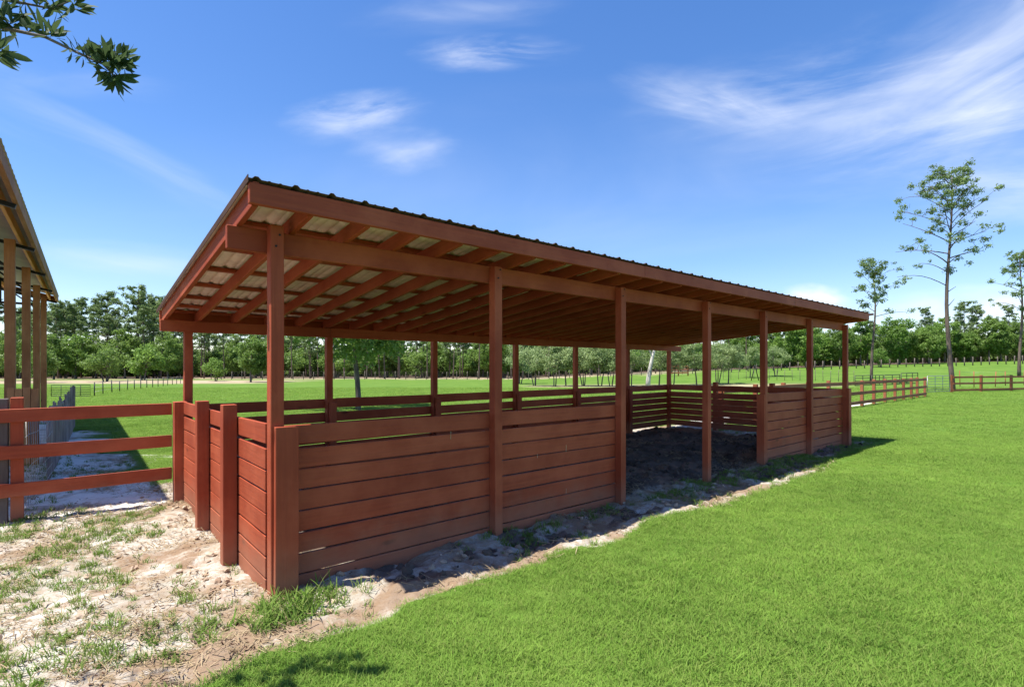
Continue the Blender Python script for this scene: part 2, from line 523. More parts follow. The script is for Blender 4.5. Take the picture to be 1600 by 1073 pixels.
def ground_material():
    m, t, b = new_mat('ground_soil_and_lawn')
    geo = N(t, 'ShaderNodeNewGeometry')
    pos = geo.outputs['Position']
    at = N(t, 'ShaderNodeAttribute', attribute_name='zone')
    zs = N(t, 'ShaderNodeSeparateColor')
    L(t, at.outputs['Color'], zs.inputs[0])
    sand, dirt, lit = zs.outputs[0], zs.outputs[1], zs.outputs[2]
    nb = noise_n(t, pos, 0.35, 5, 0.6)
    nm = noise_n(t, pos, 2.2, 6, 0.65)
    nf = noise_n(t, pos, 14, 5, 0.7)
    nff = noise_n(t, pos, 70, 3, 0.7)
    # lawn
    g = mixc(t, maprange(t, nb, 0.35, 0.65), (0.078, 0.150, 0.022), (0.125, 0.205, 0.034))
    g = mixc(t, maprange(t, nf, 0.35, 0.75, 0.0, 0.6), g, (0.055, 0.115, 0.016))
    g = mixc(t, maprange(t, nm, 0.55, 0.75, 0.0, 0.35), g, (0.22, 0.30, 0.07))
    # sand: pale, with tan stains and brown debris
    s = mixc(t, maprange(t, nm, 0.38, 0.62), (0.33, 0.305, 0.255), (0.51, 0.49, 0.445))
    s = mixc(t, maprange(t, nf, 0.42, 0.64, 0, 0.7), s, (0.27, 0.195, 0.125))
    nd = noise_n(t, pos, 1.1, 6, 0.7, 0.6)
    s = mixc(t, maprange(t, nd, 0.45, 0.55, 0, 0.85), s, (0.215, 0.140, 0.085))
    s = mixc(t, maprange(t, nff, 0.55, 0.7, 0, 0.5), s, (0.12, 0.085, 0.06))
    s = mixc(t, math_n(t, 'MULTIPLY', at.outputs['Alpha'], maprange(t, nd, 0.62, 0.50, 0.15, 0.85)), s, (0.74, 0.71, 0.67))
    # trampled stable dirt
    d = mixc(t, maprange(t, nm, 0.35, 0.65), (0.060, 0.047, 0.040), (0.165, 0.128, 0.105))
    d = mixc(t, maprange(t, nd, 0.48, 0.62, 0, 0.75), d, (0.26, 0.155, 0.105))
    # leaf litter and far track
    l = mixc(t, maprange(t, nb, 0.35, 0.65), (0.26, 0.20, 0.13), (0.40, 0.33, 0.23))
    l = mixc(t, maprange(t, nm, 0.5, 0.7, 0, 0.5), l, (0.17, 0.20, 0.07))
    wob = math_n(t, 'MULTIPLY', math_n(t, 'SUBTRACT', nf, 0.5), 0.55)
    fs = maprange(t, math_n(t, 'ADD', sand, wob), 0.38, 0.62, 0, 1, True)
    fd = maprange(t, math_n(t, 'ADD', dirt, wob), 0.35, 0.65, 0, 1, True)
    c = mixc(t, lit, g, l)
    c = mixc(t, fs, c, s)
    c = mixc(t, fd, c, d)
    L(t, c, b.inputs['Base Color'])
    b.inputs['Roughness'].default_value = 0.95
    b.inputs['Specular IOR Level'].default_value = 0.08
    bp = N(t, 'ShaderNodeBump')
    bp.inputs['Strength'].default_value = 0.7
    bp.inputs['Distance'].default_value = 0.02
    L(t, math_n(t, 'ADD', nf, math_n(t, 'MULTIPLY', nff, 0.4)), bp.inputs['Height'])
    L(t, bp.outputs[0], b.inputs['Normal'])
    return m


M['ground'] = ground_material()


# ------------------------------------------------------------------ mesh helpers
def mesh_np(name, V, Fq, mats, uvs=None, uvname='blade', smooth=False, midx=None):
    """mesh from an (n,3) array and an (m,k) face array"""
    V = np.asarray(V, np.float32)
    Fq = np.asarray(Fq, np.int32)
    me = bpy.data.meshes.new(name)
    me.vertices.add(len(V))
    me.vertices.foreach_set('co', V.ravel())
    k = Fq.shape[1]
    me.loops.add(Fq.size)
    me.loops.foreach_set('vertex_index', Fq.ravel())
    me.polygons.add(len(Fq))
    me.polygons.foreach_set('loop_start', np.arange(0, Fq.size, k, dtype=np.int32))
    me.polygons.foreach_set('loop_total', np.full(len(Fq), k, np.int32))
    if smooth:
        me.polygons.foreach_set('use_smooth', np.ones(len(Fq), bool))
    for m in mats:
        me.materials.append(m)
    if midx is not None:
        me.polygons.foreach_set('material_index', np.asarray(midx, np.int32))
    if uvs is not None:
        ul = me.uv_layers.new(name=uvname)
        ul.data.foreach_set('uv', np.asarray(uvs, np.float32).ravel())
    me.update()
    me.validate()
    return me


_cell = [0]


class MB:
    """collects boards, bars and tubes and links them as one mesh object"""

    def __init__(self):
        self.v, self.f, self.uv, self.mi, self.sm = [], [], [], [], []

    def beam(self, p0, p1, w, h, side=None, seg=1, jit=0.0, mi=0, rs=None):
        """board from p0 to p1 (axis), w across `side`, h across the third axis"""
        p0, p1 = Vector(p0), Vector(p1)
        ax = (p1 - p0)
        ln = ax.length
        ax = ax / ln
        if side is None:
            side = Vector((0, 0, 1)).cross(ax)
            if side.length < 1e-3:
                side = Vector((D1[0], D1[1], 0))
        side = Vector(side)
        side = (side - ax * side.dot(ax)).normalized()
        up = ax.cross(side).normalized()
        r = rs or random
        _cell[0] += 1
        c = _cell[0] * 10.0 + 2.0
        u0 = r.uniform(0, 30)
        b = len(self.v)
        for i in range(seg + 1):
            t = i / seg
            q = p0 + (p1 - p0) * t
            if jit and 0 < i < seg:
                q = q + side * r.gauss(0, jit) + up * r.gauss(0, jit)
            for a, d in ((-1, -1), (1, -1), (1, 1), (-1, 1)):
                self.v.append(q + side * (a * w / 2) + up * (d * h / 2))
        dims = (w, h, w, h)
        offs = (0, w + .02, w + h + .04, 2 * w + h + .06)
        for i in range(seg):
            for k in range(4):
                k2 = (k + 1) % 4
                a0, a1 = b + 4 * i + k, b + 4 * i + k2
                self.f.append((a0, a1, a1 + 4, a0 + 4))
                x0, x1 = u0 + ln * i / seg, u0 + ln * (i + 1) / seg
                y0, y1 = c + offs[k], c + offs[k] + dims[k]
                self.uv += [(x0, y0), (x0, y1), (x1, y1), (x1, y0)]
                self.mi.append(mi)
                self.sm.append(False)
        for base, order in ((b, (3, 2, 1, 0)), (b + 4 * seg, (0, 1, 2, 3))):
            self.f.append(tuple(base + k for k in order))
            self.uv += [(u0, c + 3), (u0 + w, c + 3), (u0 + w, c + 3 + h), (u0, c + 3 + h)]
            self.mi.append(mi)
            self.sm.append(False)
        return self

    def tube(self, pts, rad, n=6, mi=0):
        pts = [Vector(p) for p in pts]
        b = len(self.v)
        _cell[0] += 1
        c = _cell[0] * 10.0
        prev = None
        for i, p in enumerate(pts):
            d = (pts[min(i + 1, len(pts) - 1)] - pts[max(i - 1, 0)])
            d = d.normalized() if d.length > 1e-9 else Vector((0, 0, 1))
            a = prev if prev is not None else (Vector((1, 0, 0)) if abs(d.x) < .9 else Vector((0, 1, 0)))
            a = (a - d * a.dot(d)).normalized()
            prev = a
            e = d.cross(a)
            r = rad[i] if hasattr(rad, '__len__') else rad
            for k in range(n):
                an = 2 * math.pi * k / n
                self.v.append(p + a * (math.cos(an) * r) + e * (math.sin(an) * r))
        for i in range(len(pts) - 1):
            for k in range(n):
                k2 = (k + 1) % n
                self.f.append((b + i * n + k, b + i * n + k2, b + (i + 1) * n + k2, b + (i + 1) * n + k))
                self.uv += [(i * .3, c + k * .05), (i * .3, c + k * .05 + .05), (i * .3 + .3, c + k * .05 + .05), (i * .3 + .3, c + k * .05)]
                self.mi.append(mi)
                self.sm.append(True)
        for base, rev in ((b, True), (b + (len(pts) - 1) * n, False)):
            idx = [base + k for k in range(n)]
            if rev:
                idx.reverse()
            self.f.append(tuple(idx))
            self.uv += [(0, c)] * n
            self.mi.append(mi)
            self.sm.append(False)
        return self

    def mesh(self, name, mats):
        me = bpy.data.meshes.new(name)
        me.from_pydata([tuple(v) for v in self.v], [], self.f)
        for m in (mats if isinstance(mats, (list, tuple)) else [mats]):
            me.materials.append(m)
        ul = me.uv_layers.new(name='grain')
        ul.data.foreach_set('uv', np.asarray(self.uv, np.float32).ravel())
        me.polygons.foreach_set('material_index', np.asarray(self.mi, np.int32))
        me.polygons.foreach_set('use_smooth', np.asarray(self.sm, bool))
        me.update()
        return me

    def build(self, name, mats, parent=None, bevel=0.0):
        me = self.mesh(name, mats)
        return link(name, me, parent, bevel)


def link(name, me, parent=None, bevel=0.0):
    o = bpy.data.objects.new(name, me)
    COL.objects.link(o)
    if parent is not None:
        o.parent = parent
        o.matrix_parent_inverse = Matrix.Translation(parent.location).inverted() if parent.rotation_euler.z == 0 else parent.matrix_basis.inverted()
    if bevel:
        b = o.modifiers.new('bevel', 'BEVEL')
        b.width = bevel
        b.segments = 1
        b.limit_method = 'ANGLE'
    return o


def tag(o, label=None, cat=None, group=None, kind=None):
    for k, v in (('label', label), ('category', cat), ('group', group), ('kind', kind)):
        if v:
            o[k] = v
    return o


def thing(name, loc, label, cat, group=None):
    o = bpy.data.objects.new(name, None)
    o.empty_display_size = 0.3
    o.location = loc
    COL.objects.link(o)
    return tag(o, label, cat, group)


def kids(o):
    return [c for c in bpy.data.objects if c.parent == o]


# ------------------------------------------------------------------ the ground: one sheet to the horizon
def axis(segs):
    out = [segs[0][0]]
    for a, b, d in segs:
        n = max(1, int(round((b - a) / d)))
        out += list(a + (b - a) * (np.arange(1, n + 1) / n))
    return np.array(out)


def geo_axis(a, b, d0, n):
    t = np.linspace(0, 1, n + 1)[1:]
    k = 3.2
    return a + (b - a) * (np.expm1(k * t) / np.expm1(k))


xs = axis([(-5.2, 7.5, 0.034)])
xs = np.concatenate([np.sort(-geo_axis(5.2, 900, .1, 70)), xs, axis([(7.5, 16, 0.08)])[1:], geo_axis(16, 900, .2, 60)])
ys = axis([(1.2, 9.0, 0.034), (9.0, 17.0, 0.07), (17, 30, 0.25)])
ys = np.concatenate([np.sort(1.2 - geo_axis(0, 300, .1, 30)), ys, geo_axis(30, 1400, .5, 90)])
GX, GY = np.meshgrid(xs, ys)
u_, v_, s_, d_, l_ = zones(GX.ravel(), GY.ravel())
p_ = zones.pale
GZ = ground_z(GX.ravel(), GY.ravel())
nx, ny = len(xs), len(ys)
ii = np.arange(nx * ny).reshape(ny, nx)
FQ = np.stack([ii[:-1, :-1], ii[:-1, 1:], ii[1:, 1:], ii[1:, :-1]], -1).reshape(-1, 4)
gme = mesh_np('ground', np.stack([GX.ravel(), GY.ravel(), GZ], -1), FQ, [M['ground']], smooth=True)
za = gme.attributes.new('zone', 'FLOAT_COLOR', 'POINT')
za.data.foreach_set('color', np.stack([s_, d_, l_, p_], -1).astype(np.float32).ravel())
g_obj = link('ground', gme)
tag(g_obj, 'green lawn and pasture with worn pale sand around the shelter', 'ground', kind='structure')

# ------------------------------------------------------------------ the red shelter
BT, BP = 0.140, 0.1525          # board height, board pitch
FP = [0.022, 1.985, 3.842, 5.775, 7.545, 9.445, 11.320]       # front posts, left faces
RP = [0.045, 1.810, 3.655, 5.580, 7.410, 9.42, 11.41]        # rear posts
S = thing('horse_shelter', P(0, 0, -0.05), 'long open-sided horse shelter of red stained boards under a sloping ribbed metal roof', 'shelter')
PW = 0.089
GB = -0.30                      # posts are set in the ground


def vpost(u, v, z0, z1, w=PW, d=PW, name='post', par=None, mat=None, lean=(0, 0), rs=None):
    m = MB()
    m.beam(P(u + w / 2, v + d / 2, z0), P(u + w / 2 + lean[0], v + d / 2 + lean[1], z1), w, d, side=(D1[0], D1[1], 0), seg=4, jit=0.0012)
    return m.build(name, mat or M['red'], par, 0.004)


tops = [2.49, 2.452, 2.447, 2.442, 2.438, 2.43, 2.42]
for u, zt in zip(FP, tops):
    vpost(u, 0, GB, zt, par=S, lean=(random.uniform(-.008, .008), 0))


def rear_top(u):
    return 2.075 + 0.045 * u / LEN


for u in RP:
    vpost(u, W(u) - PW, GB, rear_top(u) - 0.12, par=S)

# front beam behind the posts, rear beam
fb = MB()
js = [-0.23, FP[1] + .045, FP[3] + .045, FP[5] + .045, 11.43]
for a, b in zip(js[:-1], js[1:]):
    fb.beam(P(a, 0.112, 2.385), P(b - .003, 0.112, 2.385), 0.040, 0.158, side=(D2[0], D2[1], 0), seg=5, jit=0.0015)
fb.build('front_beam', M['red'], S, 0.004)
rb = MB()
js = [-0.205, RP[1] + .045, RP[3] + .045, RP[5] + .045, 11.98]
for a, b in zip(js[:-1], js[1:]):
    rb.beam(P(a, W(a) - .112, rear_top(a) - .066), P(b - .003, W(b) - .112, rear_top(b) - .066), 0.040, 0.134, side=(D2[0], D2[1], 0), seg=5, jit=0.0015)
rb.build('rear_beam', M['red'], S, 0.004)

for u in FP:
    for dz in (-.04, .04):
        m = MB()
        m.tube([P(u + .045 + dz * .3, -.006, 2.385 + dz), P(u + .045 + dz * .3, .004, 2.385 + dz)], .008, 7)
        m.build('bolt', M['steel'], S)

# roof plane: underside of rafters rests on the two beams


def rz(u, v):
    w = W(u) - .112
    t = (v - 0.112) / (w - 0.112)
    return 2.464 + (rear_top(u) + 0.002 - 2.464) * t


RAF = [-0.152] + [0.19 + 0.405 * i for i in range(28)] + [11.60]
V0, RH = -0.275, 0.115
for u in RAF:
    v1 = W(u) + 0.03
    m = MB()
    du = 0.03 * 0
    m.beam(P(u, V0, rz(u, V0) + RH / 2), P(u, v1, rz(u, v1) + RH / 2), 0.038, RH, side=(D1[0], D1[1], 0), seg=5, jit=0.0015)
    m.build('rafter', M['red'], S, 0.003)
fa = MB()
js = [-0.192, 3.86, 7.93, 11.625]
for a, b in zip(js[:-1], js[1:]):
    fa.beam(P(a, V0 - .020, 2.582), P(b - .002, V0 - .020, 2.579), 0.038, 0.130, side=(D2[0], D2[1], 0), seg=6, jit=0.0015)
fa.build('fascia', M['red'], S, 0.004)
PURL = [-0.235, 0.40, 1.02, 1.66, 2.27, 2.83, 3.30, 3.62]
for k in range(8):
    m = MB()
    fr = PURL[k]
    js = [-0.132, 4.1, 8.1, 11.61]
    for a, b in zip(js[:-1], js[1:]):
        va, vb = fr * (1 if k < 2 else W(a) / 3.6), fr * (1 if k < 2 else W(b) / 3.6)
        m.beam(P(a, va, rz(a, va) + RH + .016), P(b - .003, vb, rz(b, vb) + RH + .016), 0.088, 0.030, side=(D2[0], D2[1], 0), seg=5, jit=0.001)
    m.build('purlin', M['red'], S, 0.003)

rfb = MB()
for a, b in ((-0.190, 3.9), (3.902, 7.8), (7.802, 11.64)):
    va, vb = W(a) + .052, W(b) + .052
    rfb.beam(P(a, va, rz(a, va) + .068), P(b, vb, rz(b, vb) + .068), .036, .140, side=(D2[0], D2[1], 0), seg=4, jit=.001)
rfb.build('fascia', M['red'], S, 0.003)

rt = MB()
for a, b in ((V0 - .052, 1.3), (1.302, W(-.24) + .20)):
    rt.beam(P(-.2015, a, rz(-.2, a) + RH + .034), P(-.2015, b, rz(-.2, b) + RH + .034), .004, .046, side=(D1[0], D1[1], 0))
rt.build('rake_trim', M['rooftop'], S)
rt = MB()
for a, b in ((V0 - .052, 1.6), (1.602, W(11.6) + .20)):
    rt.beam(P(11.862, a, rz(11.6, a) + RH + .034), P(11.862, b, rz(11.6, b) + RH + .034), .004, .046, side=(D1[0], D1[1], 0))
rt.build('rake_trim', M['rooftop'], S)

rt = MB()
rt.beam(P(-.152, V0 - .03, rz(-.152, V0 - .03) + RH + .0155), P(-.152, W(-.15) + .03, rz(-.152, W(-.15) + .03) + RH + .0155), .036, .028, side=(D1[0], D1[1], 0), seg=4)
rt.build('rake_board', M['red'], S)

# ribbed roof sheet
prof = []
u = -0.199
while u < 11.62:
    for du, h in ((0, 0), (0.020, 0.0), (0.036, 0.016), (0.054, 0.016), (0.072, 0.0), (0.110, 0.0), (0.116, 0.004), (0.124, 0.004), (0.130, 0.0), (0.176, 0.0), (0.182, 0.004), (0.190, 0.004), (0.196, 0.0)):
        prof.append((u + du, h))
    u += 0.2365
prof.append((u, 0.0))
rv, rf = [], []
VS = 9
for i in range(VS + 1):
    for (uu, h) in prof:
        v0, v1 = V0 - 0.053, W(uu) + 0.20
        if i == 1:
            v0 = v0

        v = v0 + (0 if i == 0 else .11 if i == 1 else (v1 - v0) * (i - 1) / (VS - 1))
        rv.append(P(uu, v, rz(uu, v) + RH + .034 + h))
n = len(prof)
for i in range(VS):
    for k in range(n - 1):
        a = i * n + k
        rf.append((a, a + 1, a + n + 1, a + n))
rme = mesh_np('roof_sheet', [tuple(v) for v in rv], rf, [M['rooftop'], M['roofunder'], M['rooftop'], M['rooftop']], midx=[2 if i == 0 else 0 for i in range(VS) for k in range(n - 1)])
ro = link('roof_sheet', rme, S)
so = ro.modifiers.new('solid', 'SOLIDIFY')
so.thickness = 0.003
so.offset = 1.0
so.use_flip_normals = False
sc_ = MB()   # roofing screws: rows over the purlins
SCREW = M['galv']

# board walls


def board_wall(name, fu0, fu1, side, tops, nb, thick, gap0, splits=None, rs=1, fl=0.0, bottoms=None, pitch=BP, gp=.007):
    """horizontal boards between two plan functions; fu(t) gives (u,v) along the wall"""
    r = random.Random(rs)
    m = MB()
    bounds = splits or [0.0, 1.0]
    for a, b in zip(bounds[:-1], bounds[1:]):
        for k in range(nb):
            z = tops - BT / 2 if k == 0 else tops - BT - gap0 - (k - 1) * pitch - (pitch - gp) / 2
            h = BT if k == 0 else pitch - gp
            h -= r.uniform(0, .004) + fl
            ja, jb = r.uniform(-.0022, .0022), r.uniform(-.0022, .0022)
            if k == 0:
                ja, jb = r.uniform(-.004, .004), r.uniform(-.010, .002)
            pa, pb = fu0(a), fu0(b)
            off = r.uniform(-.002, .002)
            m.beam(P(pa[0], pa[1] + off, z + ja), P(pb[0], pb[1] + off, z + jb), thick, h - r.choice((0, 0, 0, .003, .005)), side=side, seg=5, jit=0.0008, rs=r)
    return m.build(name, M['red'], S, 0.003)


d1s, d2s = (D1[0], D1[1], 0), (D2[0], D2[1], 0)
VB = 0.104
for i, (a, b) in enumerate(((FP[0] + .02, FP[1] + .06), (FP[1] + .063, FP[2] + .07), (FP[4] + .035, FP[5] + .06), (FP[5] + .063, FP[6] + .085))):
    board_wall('wall_panel', lambda t, a=a, b=b: (a + (b - a) * t, VB), None, d2s, 1.096, 8, 0.026, 0.030, rs=20 + i, gp=.010)
# left wall, outer face toward the sun
board_wall('wall_panel', lambda t: (0.030, 0.118 + (3.62 - 0.118) * t), None, d1s, 1.118, 8, 0.026, 0.034, splits=[0, .30, .62, 1.0], rs=31)
# right end wall and rear wall: open joints
board_wall('wall_panel', lambda t: (11.395 + .06 * t, 0.118 + (4.36 - 0.118) * t), None, d1s, 1.085, 7, 0.026, 0.045, splits=[0, .5, 1.0], rs=32, pitch=.150, gp=.006)
board_wall('wall_panel', lambda t: (0.045 + 11.42 * t, W(11.4 * t) + .016), None, d2s, 1.075, 7, 0.026, 0.055, splits=[0, .17, .33, .5, .66, .83, 1.0], rs=33, pitch=.150, gp=.006)
# trims that stand proud at the corners
m = MB()
m.beam(P(0.116, -0.022, -.30), P(0.118, -0.022, 1.104), 0.157, 0.038, side=d1s, seg=4, jit=.0012)
m.build('corner_board', M['red'], S, 0.004)
m = MB()
m.beam(P(11.385, -0.022, -.30), P(11.385, -0.022, 1.10), 0.140, 0.038, side=d1s, seg=4, jit=.0012)
m.build('corner_board', M['red'], S, 0.004)
m = MB()
m.beam(P(7.530, 0.065, -.2), P(7.530, 0.065, 1.09), 0.026, 0.125, side=d1s, seg=3, jit=.001)
m.build('end_board', M['red'], S, 0.003)
# posts outside the end walls
for v, zt in ((0.86, 1.215), (1.93, 1.195)):
    vpost(-0.094, v, GB, zt, .105, .095, name='outer_post', par=S)
vpost(-0.075, 3.38, GB, 1.118, .130, .13, name='outer_post', par=S)
for v in (1.55, 2.95):
    vpost(11.47, v, GB, 1.17, .10, .10, name='outer_post', par=S)
# battens over the joints inside the rear wall
for u in RP[1:6]:
    vpost(u + .02, W(u) - .150, -.1, 1.02, .10, .040, name='batten', par=S)
# roofing screws poking through below, bright points in the lowest purlin bays
# pale drips and scratches on the front boards: thin raised paint runs
for u, z, h in ((3.02, .62, .075), (3.02, .17, .06), (2.60, .60, .04), (1.55, .88, .07)):
    m = MB()
    m.beam(P(u, VB - .0142, z), P(u + .002, VB - .0142, z + h), 0.003, 0.002, side=d1s)
    m.build('paint_drip', M['nail'], S)

# ------------------------------------------------------------------ the rail fences


def rail_fence(name, pts, rails, label, posts=0.10, ptop=1.2, rh=0.14, rt=0.035, mat=None, front=(0, 0), ext=(0, 0), group=None, pd=None):
    x0, y0 = pts[0]
    T = thing(name, (x0, y0, gz(x0, y0)), label, 'fence', group)
    zg = [gz(x, y) for x, y in pts]
    for i, (x, y) in enumerate(pts):
        a = pts[max(i - 1, 0)]
        b = pts[min(i + 1, len(pts) - 1)]
        d = Vector((b[0] - a[0], b[1] - a[1], 0)).normalized()
        mm = MB()
        mm.beam((x, y, zg[i] - .3), (x, y, zg[i] + ptop + random.uniform(-.02, .02)), posts, pd or posts, side=d, seg=2)
        mm.build('post', mat, T, 0.005)
    for z in rails:
        mm = MB()
        for i in range(len(pts) - 1):
            a, b = Vector((*pts[i], zg[i] + z)), Vector((*pts[i + 1], zg[i + 1] + z))
            d = (b - a).normalized()
            off = Vector((d.y, -d.x, 0)) * (posts / 2 + rt / 2 + .002)
            if i == 0:
                a = a - d * ext[0]
            if i == len(pts) - 2:
                b = b + d * ext[1]
            mm.beam(a + off, b + off - d * .003, rt, rh, seg=3, jit=.002)
        mm.build('rail', mat, T, 0.004)
    return T


# near fence to the left of the shelter, in line with its rear half
VF = 3.56
pts = [tuple(P(u, VF, 0)[:2]) for u in (-5.0, -3.2, -1.40)]
LF = thing('rail_fence', P(-1.40, VF, gz(*pts[-1])), 'red three-rail fence joining the shelter across the sandy path', 'fence', None)
for u in (-5.0, -3.2, -1.40):
    vpost(u - .065, VF - .01, GB, 1.21, .10, .10, par=LF)
for zt in (1.03, 0.655, 0.275):
    m = MB()
    m.beam(P(-5.2, VF - .035, zt), P(-3.2, VF - .035, zt), .036, .135, side=d2s, seg=4, jit=.002)
    m.beam(P(-3.198, VF - .035, zt), P(-0.082, VF - .035, zt + .002), .036, .135, side=d2s, seg=6, jit=.002)
    m.build('rail', M['red'], LF, 0.004)
gp = MB()
gp.beam(P(-1.535, VF + .05, -.3), P(-1.535, VF + .05, 1.20), .11, .12, side=d1s, seg=4, jit=.003)
o = gp.build('timber_post', M['darkgrey'], None, 0.006)
tag(o, 'weathered grey post beside the red fence post at the picture edge', 'post')

# fences at the far right
VR = 3.45
us = [12.3, 14.4, 16.4, 18.5, 20.5, 22.55, 24.5, 26.2, 27.95, 29.7, 31.3, 32.9, 34.2, 36.0]
pts = [tuple((C0 + u * D1 + (VR + (u - 22) * .018) * D2)) for u in us]
rail_fence('rail_fence', pts, (0.98, 0.57, 0.18), 'long red-brown three-rail fence running back from the shelter to the gate', .11, 1.10, .13, .04, M['redfar'])
pxs = [(1487, 34.9), (1533, 36.1), (1580, 37.4), (1629, 38.7), (1681, 40.2)]
pts = [((px - 800) / F * y, y) for px, y in pxs]
rail_fence('rail_fence', pts, (1.02, 0.60, 0.16), 'red-brown rail fence right of the pasture gate', .13, 1.16, .12, .04, M['redfar'], ext=(0, 0))


def gate(name, a, b, h, nb, label, mat, r=0.022, z0=0.12, uprights=2, group=None):
    T = thing(name, (a[0], a[1], gz(*a)), label, 'gate', group)
    za, zb = gz(*a), gz(*b)
    A, B = Vector((*a, za)), Vector((*b, zb))
    up = Vector((0, 0, 1))
    fr = MB()
    fr.tube([A + up * z0, A + up * h, B + up * h, B + up * z0, A + up * z0], r, 6)
    fr.build('frame', mat, T)
    for i in range(1, nb):
        z = z0 + (h - z0) * (i / nb) ** 1.1
        MB().tube([A + up * z, B + up * z], r * .8, 6).build('bar', mat, T)
    for i in range(uprights):
        t = (i + 1) / (uprights + 1)
        q = A.lerp(B, t)
        MB().tube([q + up * z0, q + up * h], r * .8, 6).build('upright', mat, T)
    return T


gate('pasture_gate', ((1449 - 800) / F * 33.4, 33.4), ((1484.5 - 800) / F * 34.8, 34.8), 1.12, 6, 'thin galvanised bar gate between the two red-brown rail fences', M['galv'], .02)

# dark pipe corral panels in the right pasture
for i, (p0, p1, y0, y1) in enumerate(((1336, 1360, 45.5, 46.5), (1362, 1380, 46.5, 47.2), (1382, 1406, 47.2, 48.5), (1408, 1434, 48.5, 50.0))):
    lab = ['leftmost dark pipe corral panel in the right pasture', 'narrow dark corral panel just right of the second pine trunk',
           'dark corral panel third from the left in the right pasture', 'rightmost tall dark corral panel behind the rail fence corner'][i]
    gate('corral_panel', ((p0 - 800) / F * y0, y0), ((p1 - 800) / F * y1, y1), .95 + .12 * (i == 3), 4, lab, M['pipe'], .035, .10, 1 + (i % 2), 'corral panels in the right pasture')
# left: bar gate and line of steel posts
gate('pasture_gate', ((80 - 800) / F * 29.5, 29.5), ((141 - 800) / F * 29.8, 29.8), .66, 5, 'dark bar gate standing beyond the grey picket fence', M['pipe'], .02, .05, 3)


def wire_fence(name, pts, h, label, r, mat_p, mat_w, wires, wr=0.006, cat='fence', group=None, square=False):
    x0, y0 = pts[0]
    T = thing(name, (x0, y0, gz(x0, y0)), label, cat, group)
    mm = None
    proto = None
    for x, y in pts:
        z = gz(x, y)
        if proto is None:
            mm = MB()
            mm.tube([(0, 0, -.2), (0, 0, h)], r, 5)
            proto = mm.mesh('post', mat_p)
        o = bpy.data.objects.new('post', proto)
        o.location = (x - x0, y - y0, z - gz(x0, y0))
        o.rotation_euler = (random.uniform(-.03, .03), random.uniform(-.03, .03), random.uniform(0, 3))
        o.scale = (1, 1, random.uniform(.93, 1.06))
        o.parent = T
        COL.objects.link(o)
    for k in range(wires):
        zz = h * (k + 1) / (wires + .15) * .97
        MB().tube([(x, y, gz(x, y) + zz) for x, y in pts], wr, 3).build('wire', mat_w, T)
    return T


lp = [147.5, 161, 175, 187, 199, 210, 220, 229.5, 238.5, 247, 255, 262, 269.5, 276, 282]
ln_ = []
for i, px in enumerate(lp):
    by = 619 - 20 * (i / 14) ** 0.62
    Y = F * 1.56 / (by - 576.5)
    ln_.append(((px - 800) / F * Y, Y))
wire_fence('wire_fence', ln_, .80, 'line of thin dark steel posts with wire across the left meadow', .032, M['pipe'], M['galv'], 3)
Y = 46.0
ln_ = [((px - 800) / F * y, y) for px, y in zip(range(1130, 1345, 12), np.linspace(62, 54, 18))]
wire_fence('wire_fence', ln_, 1.15, 'thin wire fence across the pasture behind the red-brown rail fence', .024, M['bark_oak'], M['pipe'], 4)
ln_ = [((px - 800) / F * (80 + .5 * math.sin(px)), 80 + .5 * math.sin(px)) for px in range(1130, 1760, 13)]
wire_fence('wire_fence', ln_, 1.25, 'weathered post and wire fence along the right wood edge', .075, M['bark_oak'], M['pipe'], 4, .006)
ln_ = [((px - 800) / F * 78, 78) for px in range(330, 1110, 16)]
wire_fence('wire_fence', ln_, 1.2, 'pale post and wire fence along the wood edge behind the shelter', .05, M['bark_oak'], M['pipe'], 4, .006)
ln_ = [((px - 800) / F * y, y) for px, y in zip((1500, 1522, 1555, 1571, 1600, 1640), (46, 44, 45, 47, 48, 49))]
wire_fence('wire_fence', ln_, 1.35, 'few rusty stakes with wire behind the right rail fence', .035, M['redfar'], M['galv'], 3)
# red panel far away under the trees
pts = [((px - 800) / F * 72, 72) for px in (1046, 1060, 1075)]
rail_fence('rail_fence', pts, (1.3, .9, .45), 'short far red rail fence under the trees behind the shelter', .14, 1.5, .16, .05, M['redfar'])
# dark A-shaped stake frame
ax, ay = (1180 - 800) / F * 58, 58.0
m = MB()
m.tube([(ax - .45, ay, gz(ax, ay) - .05), (ax + .03, ay + .1, gz(ax, ay) + 1.7)], .05, 6)
m.tube([(ax + .45, ay + .1, gz(ax, ay) - .05), (ax - .03, ay + .03, gz(ax, ay) + 1.72)], .05, 6)
m.tube([(ax - .2, ay + .03, gz(ax, ay) + 1.62), (ax + .2, ay + .1, gz(ax, ay) + 1.62)], .04, 6)
tag(m.build('stake_frame', M['steel']), 'dark A-shaped frame of two leaning stakes in the pasture', 'frame')

# ------------------------------------------------------------------ pole barn on the left
E0 = np.array([-5.56, 5.72])
EV = np.array([-0.629, 0.777])
EV /= np.linalg.norm(EV)
EN = np.array([EV[1], -EV[0]])     # outward, to the right
EZ = 3.9


def B(a, n, z):                      # a metres along the eave, n metres outward from the eave edge
    q = E0 + a * EV + n * EN
    return Vector((q[0], q[1], z))


def bz(n):                           # roof height n metres inside the eave
    return EZ + 0.24 * (-n)


